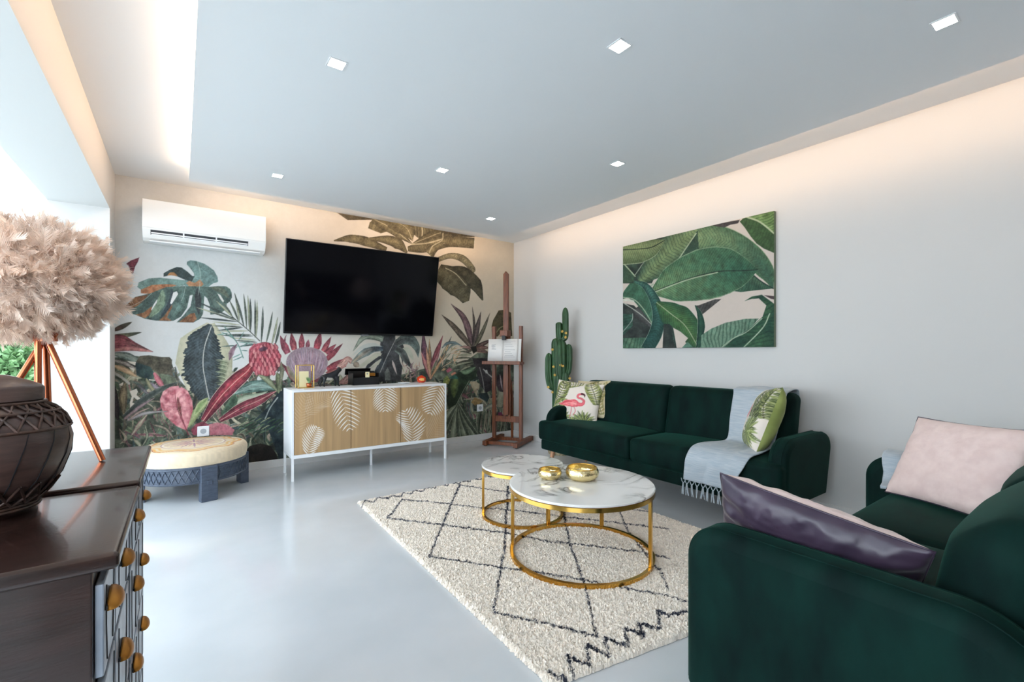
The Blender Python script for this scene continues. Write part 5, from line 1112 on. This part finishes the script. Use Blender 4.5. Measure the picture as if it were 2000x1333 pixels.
# ---------- dark split leaf behind the black box
DK, DG = '3a3c40', '55585a'
PM(K6, [(655, 140), (945, 140), (945, 250), (1040, 190), (1120, 400), (1100, 700), (1050, 1080), (560, 1090), (600, 800), (660, 600), (640, 400)], DK, '46484a', amp=.12)
LM(K6, [(700, 240), (520, 190), (300, 210), (100, 470)], [60, 62, 60, 45, 5], '93a08c', '606c62', c2='a0aa92', streak=.3); LM(K6, [(700, 420), (480, 440), (270, 550), (90, 700)], [50, 60, 85, 60, 30], '3f4a56', '6a8486', c2='b8a68c', streak=.3)
LM(K6, [(130, 700), (160, 740), (230, 780)], 60, 'b8a48c', '8c7a68'); LM(K6, [(700, 600), (560, 640), (420, 760), (330, 880)], [40, 42, 40, 10], DK, DG); LM(K6, [(740, 620), (640, 800), (540, 960)], [60, 70, 50], '3c4248', '50585c')
LM(K6, [(960, 330), (1120, 240), (1260, 260), (1370, 400), (1405, 600)], [60, 100, 105, 70, 4], '4a4c4a', '6f8078', c2='5c6e6a', streak=.3); LM(K6, [(960, 420), (1090, 520), (1180, 680), (1260, 800)], [60, 75, 55, 20], '454846', '6a7870')
LM(K6, [(1100, 420), (1180, 440), (1260, 560), (1300, 640)], [10, 50, 40, 15], 'b7b9a2', amp=.05); LM(K6, [(1030, 560), (1060, 680), (1130, 850)], [6, 22, 18, 4], 'c4c0ae', amp=.05); LM(K6, [(885, 660), (920, 780), (975, 940)], [4, 24, 20, 3], 'c4b4ac', amp=.05)
LM(K6, [(670, 380), (500, 345), (280, 400), (110, 540)], [3, 32, 40, 30, 10], 'c0c4ba', amp=.04); LM(K6, [(670, 530), (560, 560), (400, 680), (250, 780)], [8, 48, 45, 30], 'c0bfa6', amp=.05); LM(K6, [(655, 640), (580, 720), (470, 800)], [12, 38, 20], 'bdbda8', amp=.05)
PM(K6, [(730, 900), (790, 800), (840, 900), (850, 1060), (740, 1060)], '7d8680', '5c625e'); LM(K6, [(950, 240), (860, 420), (780, 580), (640, 900)], 7, '9a9c96', prof='line')
# ---------- right of the split leaf: cordylines
for i in range(40):
    x = 1100 + r_.uniform(0, 340); y = r_.uniform(760, 1060); a = r_.normal(-1.3, .7); L = r_.uniform(60, 160); LM(K6, [(x, y), (x + math.cos(a) * L * .5, y + math.sin(a) * L * .45), (x + math.cos(a) * L, y + math.sin(a) * L)], 9, ('c9a48c', '8a6a74', 'b0887c', 'a9a684', '7a5c60')[i % 5], amp=.1)
B = (90, 1330)
for tip, w_, c_, c1_, bend in (((-30, 560), 62, '74485a', '42343c', -30), ((70, 690), 34, 'b08058', '4c4c3c', 0), ((-60, 900), 34, 'c88078', '8a4850', 0), ((290, 635), 50, 'a04c54', '6a3844', -20), ((430, 650), 36, '4c5450', '6c6a58', 20), ((240, 860), 40, 'b46c70', '7c4450', -10), ((200, 1000), 30, '5c6450', 'a09a78', 0), ((330, 920), 22, 'c89468', '8a6a48', 0), ((20, 820), 28, 'd0a078', 'a06a50', 0)):
    LM(K7, [B, ((B[0] + tip[0]) / 2 + bend, (B[1] + tip[1]) / 2), tip], [w_ * .5, w_, w_ * .8, 3], c_, c1_, streak=.4, amp=.15)
for i in range(46):
    x = r_.uniform(240, 560); y = r_.uniform(820, 1230); a = r_.normal(-1.0, .5); L = r_.uniform(60, 190); LM(K7, [(x, y), (x + math.cos(a) * L * .5, y + math.sin(a) * L * .5), (x + math.cos(a + .15) * L, y + math.sin(a) * L)], 8, ('c99a68', 'b0a680', '8a9278', 'd0a888', '6c7a6c')[i % 5], amp=.1)
LM(K7, [(280, 830), (360, 760), (480, 750), (600, 800)], [6, 24, 22, 5], '6a8084', '4c5c5c'); LM(K7, [(350, 900), (430, 800), (560, 770)], 14, '7c8c84')
for i, (a, b) in enumerate((((760, 930), (560, 890)), ((760, 950), (540, 960)), ((770, 1000), (480, 1010)), ((770, 1040), (500, 1090)), ((760, 1060), (420, 1150)), ((790, 1090), (560, 1190)), ((740, 900), (600, 840)), ((740, 1130), (560, 1220)))): LM(K7, [a, ((a[0] + b[0]) / 2, (a[1] + b[1]) / 2 - 14), b], 17, ('4a4a40', 'a5a788', '6a6a58')[i % 3], '6f745c')
D = (785, 860)
for tip, w_, c_, c1_, cx_ in (((420, 110), 55, '7a5a60', '4c3c3c', (650, 380)), ((270, 290), 50, '6e6050', '4a4238', (500, 520)), ((770, 165), 22, '4f4a42', '3a3632', (800, 450)), ((912, 240), 48, '5a4e4a', '3f3836', (840, 560)), ((1058, 265), 34, '6a6a50', '4a4a3c', (930, 580)), ((1100, 690), 40, '6a4c44', '3c3230', (940, 770)), ((1060, 830), 40, '8a5a4c', '5c3c38', (930, 830)), ((1060, 920), 40, '6c4a44', '7c6a54', (920, 880)), ((560, 810), 26, '9a6a64', '6c5048', (680, 820)), ((640, 900), 20, '4c4a40', '6c6450', (720, 880))):
    LM(K7, [D, cx_, tip], [w_ * .5, w_, w_ * .75, 2], c_, c1_, streak=.4, amp=.12, rib='8a746c', ribw=.3)
PM(K7, [(740, 820), (830, 800), (850, 880), (790, 930)], '26241f')
PM(K7, [(1085, 480), (1110, 380), (1200, 222), (1320, 212), (1400, 260), (1420, 640), (1090, 650)], '6b5d3e', '4c4630', hatch=(40, 22, '57502f', .4)); LM(K7, [(1150, 600), (1230, 500), (1330, 470)], 8, '9a9466'); LM(K7, [(1190, 650), (1260, 590)], 14, 'c4a888')
# ---------- lower right undergrowth
PM(K8, [(520, 0), (800, 0), (840, 300), (825, 520), (740, 570), (650, 420), (580, 220)], '4a4548', '2f2c2e', amp=.2); LM(K8, [(640, 150), (690, 350), (720, 560)], 6, '8c8a84', prof='line'); LM(K8, [(700, 180), (770, 250), (840, 310)], 9, 'a9a8a0', prof='line'); PM(K8, [(720, 200), (760, 190), (775, 240), (740, 250)], 'c0c2bc')
PM(K8, [(120, 430), (200, 300), (330, 215), (470, 245), (560, 200), (605, 160), (575, 330), (500, 370), (440, 450), (330, 640), (250, 800), (130, 870)], '46602f', '2b3c2a', grad=(180, 350, 400, 650), amp=.2); LM(K8, [(260, 300), (230, 450), (220, 650)], 70, '6c7c3c', '46583a', alpha=.8); LM(K8, [(160, 320), (240, 310), (290, 340)], 30, '2f6054'); LM(K8, [(470, 370), (370, 540), (250, 780)], 6, '7c8470', prof='line')
LM(K8, [(330, 215), (430, 225), (580, 140)], 40, '7c9c74', '4a6c4c'); PM(K8, [(475, 385), (570, 375), (640, 420), (630, 520), (590, 500), (600, 620), (540, 540)], 'c2b08c', '8c7c60'); PM(K8, [(500, 720), (560, 640), (620, 660), (700, 700), (640, 745), (560, 770)], 'a8844c', '6c5c40'); PM(K8, [(620, 580), (760, 560), (800, 640), (760, 720), (640, 640)], '33484a', '24302e'); PM(K8, [(60, 330), (110, 280), (160, 360), (130, 420), (40, 410)], 'c9b24e', '6a7c3c'); PM(K8, [(90, 200), (150, 150), (200, 190), (120, 240)], 'b8586c'); PM(K8, [(170, 260), (240, 220), (260, 245), (190, 285)], 'd07c60')
for i, tip in enumerate(((60, 1000), (100, 1180), (200, 1330), (330, 1330), (420, 1330), (500, 1300), (560, 1280), (620, 1240))): LM(K8, [(300, 740), ((300 + tip[0]) / 2 - 10, (740 + tip[1]) / 2), tip], [12, 44, 52, 40], ('96a084', '5f6c58')[i % 2], ('6c7860', '465044')[i % 2], rib='b8c0a4', ribw=.3)
for i in range(26):
    x = 590 + i * 18; LM(K8, [(x + 30, 800 + (i * 37) % 90), (x + (i % 3) * 18, 1000), (x + 20 - (i * 13) % 50, 1240)], 15, ('96a084', '5c6a54', 'b0a484', '2e3428', '7c7460')[i % 5], '4c5444')
PM(K8, [(900, 300), (960, 260), (1080, 320), (1090, 560), (960, 540), (900, 420)], '3f3234', '54444a'); LM(K8, [(970, 260), (990, 400), (1010, 520)], 12, '9a8a8c'); PM(K8, [(930, 540), (1075, 560), (1060, 680), (1000, 800), (920, 800)], 'b0b094', '8c8c74', hatch=(85, 26, '5c6050', .5)); PM(K8, [(940, 880), (1000, 880), (1040, 990), (930, 1020)], '8c3458', '5c2c40')

cv.finish(0.74, 0.96, 1.06, 0.24, 0.45)
V3 = np.stack([gx, np.full_like(gx, YB), gz], -1); mb = MB(); mb.quadstrip(V3); mb.bb((XL, YB + 0.001, 0), (XR + 0.2, YB + 0.2, H2))
M['mural'] = cmat('printed_wallpaper', 0.75)
struct('wall_back', mb, 'mural', colors=np.r_[cv.linear(), np.tile(lin(hx('dedcd8')), (8, 1))])

# ================================================================== CABINETS ON THE LEFT
def cabinet(label, ya, yb, ztop, xface, handles, depth=0.46):
    t = thing('apothecary_chest', label, 'chest', (xface - depth / 2, (ya + yb) / 2, 0), 'dark wooden chests with brass cup handles')
    xb = xface - depth
    mb = MB(); mb.bb((xb, ya + .012, 0.06), (xface - 0.012, yb - .012, ztop - 0.026)); put('body', mb, 'darkwood', t, bevel=0.003)
    mb = MB()
    for y in (ya + .015, yb - .06):
        for x in (xb + .01, xface - .06): mb.bb((x, y, 0), (x + .045, y + .045, .06))
    put('feet', mb, 'darkwood', t)
    put('top_board', MB().rbox(((xb + xface) / 2 + .004, (ya + yb) / 2, ztop - .013), (depth + .03, yb - ya + .0, .026), .008, res=1), 'darkwood', t, smooth=True)
    put('side_panel_frame', MB().bb((xb + .06, ya + .004, .12), (xface - .09, ya + .0119, ztop - .16)), 'darkwood', t, bevel=0.003)
    for y, z, hh in handles:   # drawer column per handle
        pass
    return t
def drawer(t, ya, yb, za, zb, xface, hy=None, hz=None, hs=0.05):
    d = put('drawer', MB().bb((xface - .011, ya, za), (xface, yb, zb)), 'drawerwood', t, bevel=0.002)
    for k in range(2):
        mb = MB(); y = ya + (yb - ya) * (0.22 + 0.5 * k); mb.tube([(xface + .0005, y, za + .01), (xface + .0005, y + .012 * (1 if k % 2 else -1), (za + zb) / 2), (xface + .0005, y + (.02 if k % 2 else -.01), zb - .01)], 0.0010, 4)
        put('carved_groove', mb, 'groove', d)
    if hy is None: hy, hz = (ya + yb) / 2, (za + zb) / 2
    # cup handle: half dome, open below
    G = []; n_ = 14
    for i in range(n_ + 1):
        th_ = PI * i / n_; row = []
        for j in range(9):
            ph = PI / 2 * j / 8; row.append((xface + .002 + hs * .52 * math.sin(ph) * math.sin(th_) ** .6, hy - hs * math.cos(th_), hz - .012 + hs * .62 * math.cos(ph) * (0.25 + .75 * math.sin(th_))))
        G.append(row)
    put('cup_handle', MB().quadstrip(np.array(G)), 'brass', d, smooth=True, solid=0.003)
    put('handle_plate', MB().box((xface + .0015, hy, hz - .005), (.003, hs * 2.4, .006)), 'groove', d)
M['drawerwood'] = pm('wood_painted_reflection', '98a0ac', 0.35, col2='6c747f', nscale=14, nstretch=(1, 1, 0.4), bump=0.2, bscale=50, coat=0.15)  # pale blue-grey reflections on the drawer fronts, put into the colour
M['groove'] = pm('dark_gap', '16171c', 0.6)
XF = -0.093
c1 = cabinet('nearer dark wooden chest carrying the lidded urn', 0.902, 1.335, 0.95, XF, [])
c2 = cabinet('farther dark wooden chest carrying the copper tripod lamp', 1.345, 1.84, 0.957, XF, [], )
#HANDLES
for (ya, yb, za, zb, hy, hz) in ((0.92, 1.06, .76, .90, .965, .865), (1.075, 1.32, .76, .90, 1.18, .85), (0.92, 1.06, .54, .745, .98, .66), (1.075, 1.32, .54, .745, 1.15, .685), (0.92, 1.06, .32, .525, .98, .44), (1.075, 1.32, .32, .525, 1.17, .45), (0.92, 1.06, .08, .305, .98, .2), (1.075, 1.32, .08, .305, 1.17, .2)):
    drawer(c1, ya, yb, za, zb, XF, hy, hz, 0.033)
for (ya, yb, za, zb, hy, hz) in ((1.365, 1.56, .76, .905, 1.50, .84), (1.575, 1.82, .76, .905, 1.80, .815), (1.365, 1.56, .54, .745, 1.47, .68), (1.575, 1.82, .54, .745, 1.70, .655), (1.365, 1.56, .32, .525, 1.44, .50), (1.575, 1.82, .32, .525, 1.71, .465), (1.365, 1.56, .08, .305, 1.45, .2), (1.575, 1.82, .08, .305, 1.7, .2)):
    drawer(c2, ya, yb, za, zb, XF, hy, hz, 0.033)

# ================================================================== URN
uc = np.array([-0.285, 1.245]); uz = 0.951
US = 0.77
def USC(mb_):
    for v_ in mb_.v: v_[:, 0] = uc[0] + (v_[:, 0] - uc[0]) * US; v_[:, 1] = uc[1] + (v_[:, 1] - uc[1]) * US
    return mb_
ur = thing('lidded_urn', 'dark brown lidded bamboo urn with woven shoulders on the nearer chest', 'urn', (*uc, uz))
put('body', USC(MB().lathe([(0, 0.025), (0.07, 0.025), (0.095, 0.035), (0.125, 0.065), (0.142, 0.105), (0.146, 0.135), (0.138, 0.165), (0.115, 0.19), (0.09, 0.20), (0.088, 0.205), (0, 0.205)], (*uc, uz), 64)), 'urn', ur, smooth=True)
put('foot', USC(MB().lathe([(0.06, 0.0), (0.082, 0.0), (0.078, 0.03), (0.06, 0.034)], (*uc, uz), 40)), 'darkwood', ur, smooth=True)
mb = MB(); up_ = [(0.140, .16), (0.148, .135), (0.145, .105), (0.128, .065), (0.10, .036)]
for k in range(16):
    a = 2 * PI * k / 16; mb.tube([(uc[0] + (r - .002) * math.cos(a + .3 * (1 - i / 4)), uc[1] + (r - .002) * math.sin(a + .3 * (1 - i / 4)), uz + z) for i, (r, z) in enumerate(up_)], .0013, 4)
put('rib_line', USC(mb), 'groove', ur)
mb = MB()
for k in range(24):
    a = 2 * PI * k / 24
    for s_ in (-1, 1): mb.tube([(uc[0] + r * math.cos(a + s_ * q), uc[1] + r * math.sin(a + s_ * q), uz + z) for r, z, q in ((.143, .158, 0), (.132, .178, .12), (.115, .193, .26), (.094, .203, .36))], .0028, 5)
for r, z in ((.143, .157), (.097, .205), (.122, .188)): mb.tube([(uc[0] + r * math.cos(a), uc[1] + r * math.sin(a), uz + z) for a in np.linspace(0, 2 * PI, 48, endpoint=False)], .003, 5, closed=True)
for k in range(20):
    a = 2 * PI * k / 20
    for s_ in (-1, 1): mb.tube([(uc[0] + r * math.cos(a + s_ * q), uc[1] + r * math.sin(a + s_ * q), uz + z) for r, z, q in ((.122, .058, 0), (.105, .036, .14), (.088, .022, .3))], .0028, 5)
for z in (.012, .018, .024): mb.tube([(uc[0] + .086 * math.cos(a), uc[1] + .086 * math.sin(a), uz + z) for a in np.linspace(0, 2 * PI, 48, endpoint=False)], .003, 5, closed=True)
put('wicker_weave', USC(mb), 'wicker', ur, smooth=True)
put('lid', USC(MB().lathe([(0, .258), (.03, .256), (.065, .246), (.088, .237), (.094, .232), (.094, .21), (.09, .207), (0, .207)], (*uc, uz), 56)), 'urn', ur, smooth=True, auto=45)

# ================================================================== FEATHER LAMP
lz = 0.958; F1 = np.array([-0.169, 1.637, lz]); ap = np.array([-0.288, 1.70, 1.29])
lamp = thing('feather_lamp', 'table lamp with fluffy blush feather shade on copper tripod legs', 'lamp', (ap[0], ap[1], lz))
for f in (F1, ap * [1, 1, 0] + [-.015, .145, lz], ap * [1, 1, 0] + [-.135, -.06, lz]):
    top = ap + (ap - f) * 0.10; mb = MB().tube([f + [0, 0, .001], top], 0.0072, 12); put('leg', mb, 'copper', lamp, smooth=True, auto=50)
put('stem', MB().tube([ap + [-.012, -.012, -.32], ap + [-.012, -.012, .12]], 0.0075, 12), 'copper', lamp, smooth=True, auto=50)
put('leg_hub', MB().lathe([(0, -.012), (.024, -.012), (.024, .012), (0, .012)], ap, 24), 'copper', lamp)
sc_ = np.array([-0.335, 1.705, 1.44]); rad = np.array([0.183, 0.183, 0.126])
put('shade_core', MB().lathe([(0.02, -.09), (.13, -.07), (.165, 0), (.13, .07), (.02, .09)], sc_, 32), 'feather', lamp, smooth=True)
r_ = np.random.default_rng(11); V = []; Fs = []
for i in range(5600):
    u = r_.normal(size=3); u /= np.linalg.norm(u); vane = i % 5 == 0; p = sc_ + u * rad * r_.uniform(.72, .97)
    tang = np.cross(u, r_.normal(size=3)); tang /= np.linalg.norm(tang)
    d = u * r_.uniform(.15, .75) + tang * .8 + np.array([0, 0, -.30 if u[2] < .2 else .05]); d /= np.linalg.norm(d)
    s_ = np.cross(d, u); s_ /= np.linalg.norm(s_) + 1e-9; L = r_.uniform(.035, .08) * (0.85 if vane else 1.1); W_ = L * r_.uniform(.12, .22); curl = r_.uniform(-.8, 1.8)
    n_ = 8 if vane else 18; b = len(V); pos = p.copy(); dd = d.copy()
    for k in range(n_):
        q = (k + .35) / (n_ + .1); ww = W_ * (math.sin(PI * q) ** .6) * (0.05 if k == n_ - 1 else 1) * r_.uniform(.85, 1.1); nrm = np.cross(s_, dd)
        if vane:
            V += [pos + s_ * ww + nrm * ww * .45, pos, pos - s_ * ww + nrm * ww * .45]
            if k: a0 = b + 3 * (k - 1); Fs += [(a0, a0 + 1, a0 + 4, a0 + 3), (a0 + 1, a0 + 2, a0 + 5, a0 + 4)]
        else:
            for sg in (-1, 1):
                t_ = pos + (s_ * sg * .6 + dd * .95 + nrm * .3) * ww * 1.9 + r_.normal(size=3) * .0008; c0 = len(V); hw_ = L / n_ * .62; V += [pos - dd * hw_, pos + dd * hw_, t_]; Fs.append((c0, c0 + 1, c0 + 2))
        pos = pos + dd * L / (n_ - 1); dd = dd + (-u * curl + r_.normal(size=3) * .12) * (.22 if vane else .12); dd /= np.linalg.norm(dd)
mb = MB(); mb.add(V, Fs); fe = put('feather_shade', mb, 'feather', lamp, smooth=True); fe['kind'] = 'stuff'
# wisps of down
V = []; Fs = []
for i in range(30000):
    u = r_.normal(size=3); u /= np.linalg.norm(u); p = sc_ + u * rad * r_.uniform(.90, 1.2); d = u * .4 + r_.normal(size=3) * .5; d /= np.linalg.norm(d)
    s_ = np.cross(d, r_.normal(size=3)); s_ /= np.linalg.norm(s_); L = r_.uniform(.010, .032); b = len(V); w_ = .00028
    V += [p - s_ * w_, p + s_ * w_, p + d * L * .5 + s_ * w_ + u * .004, p + d * L * .5 - s_ * w_ + u * .004, p + d * L]; Fs += [(b, b + 1, b + 2, b + 3), (b + 3, b + 2, b + 4)]
mb = MB(); mb.add(V, Fs); fe = put('feather_down', mb, 'feather', lamp); fe['kind'] = 'stuff'
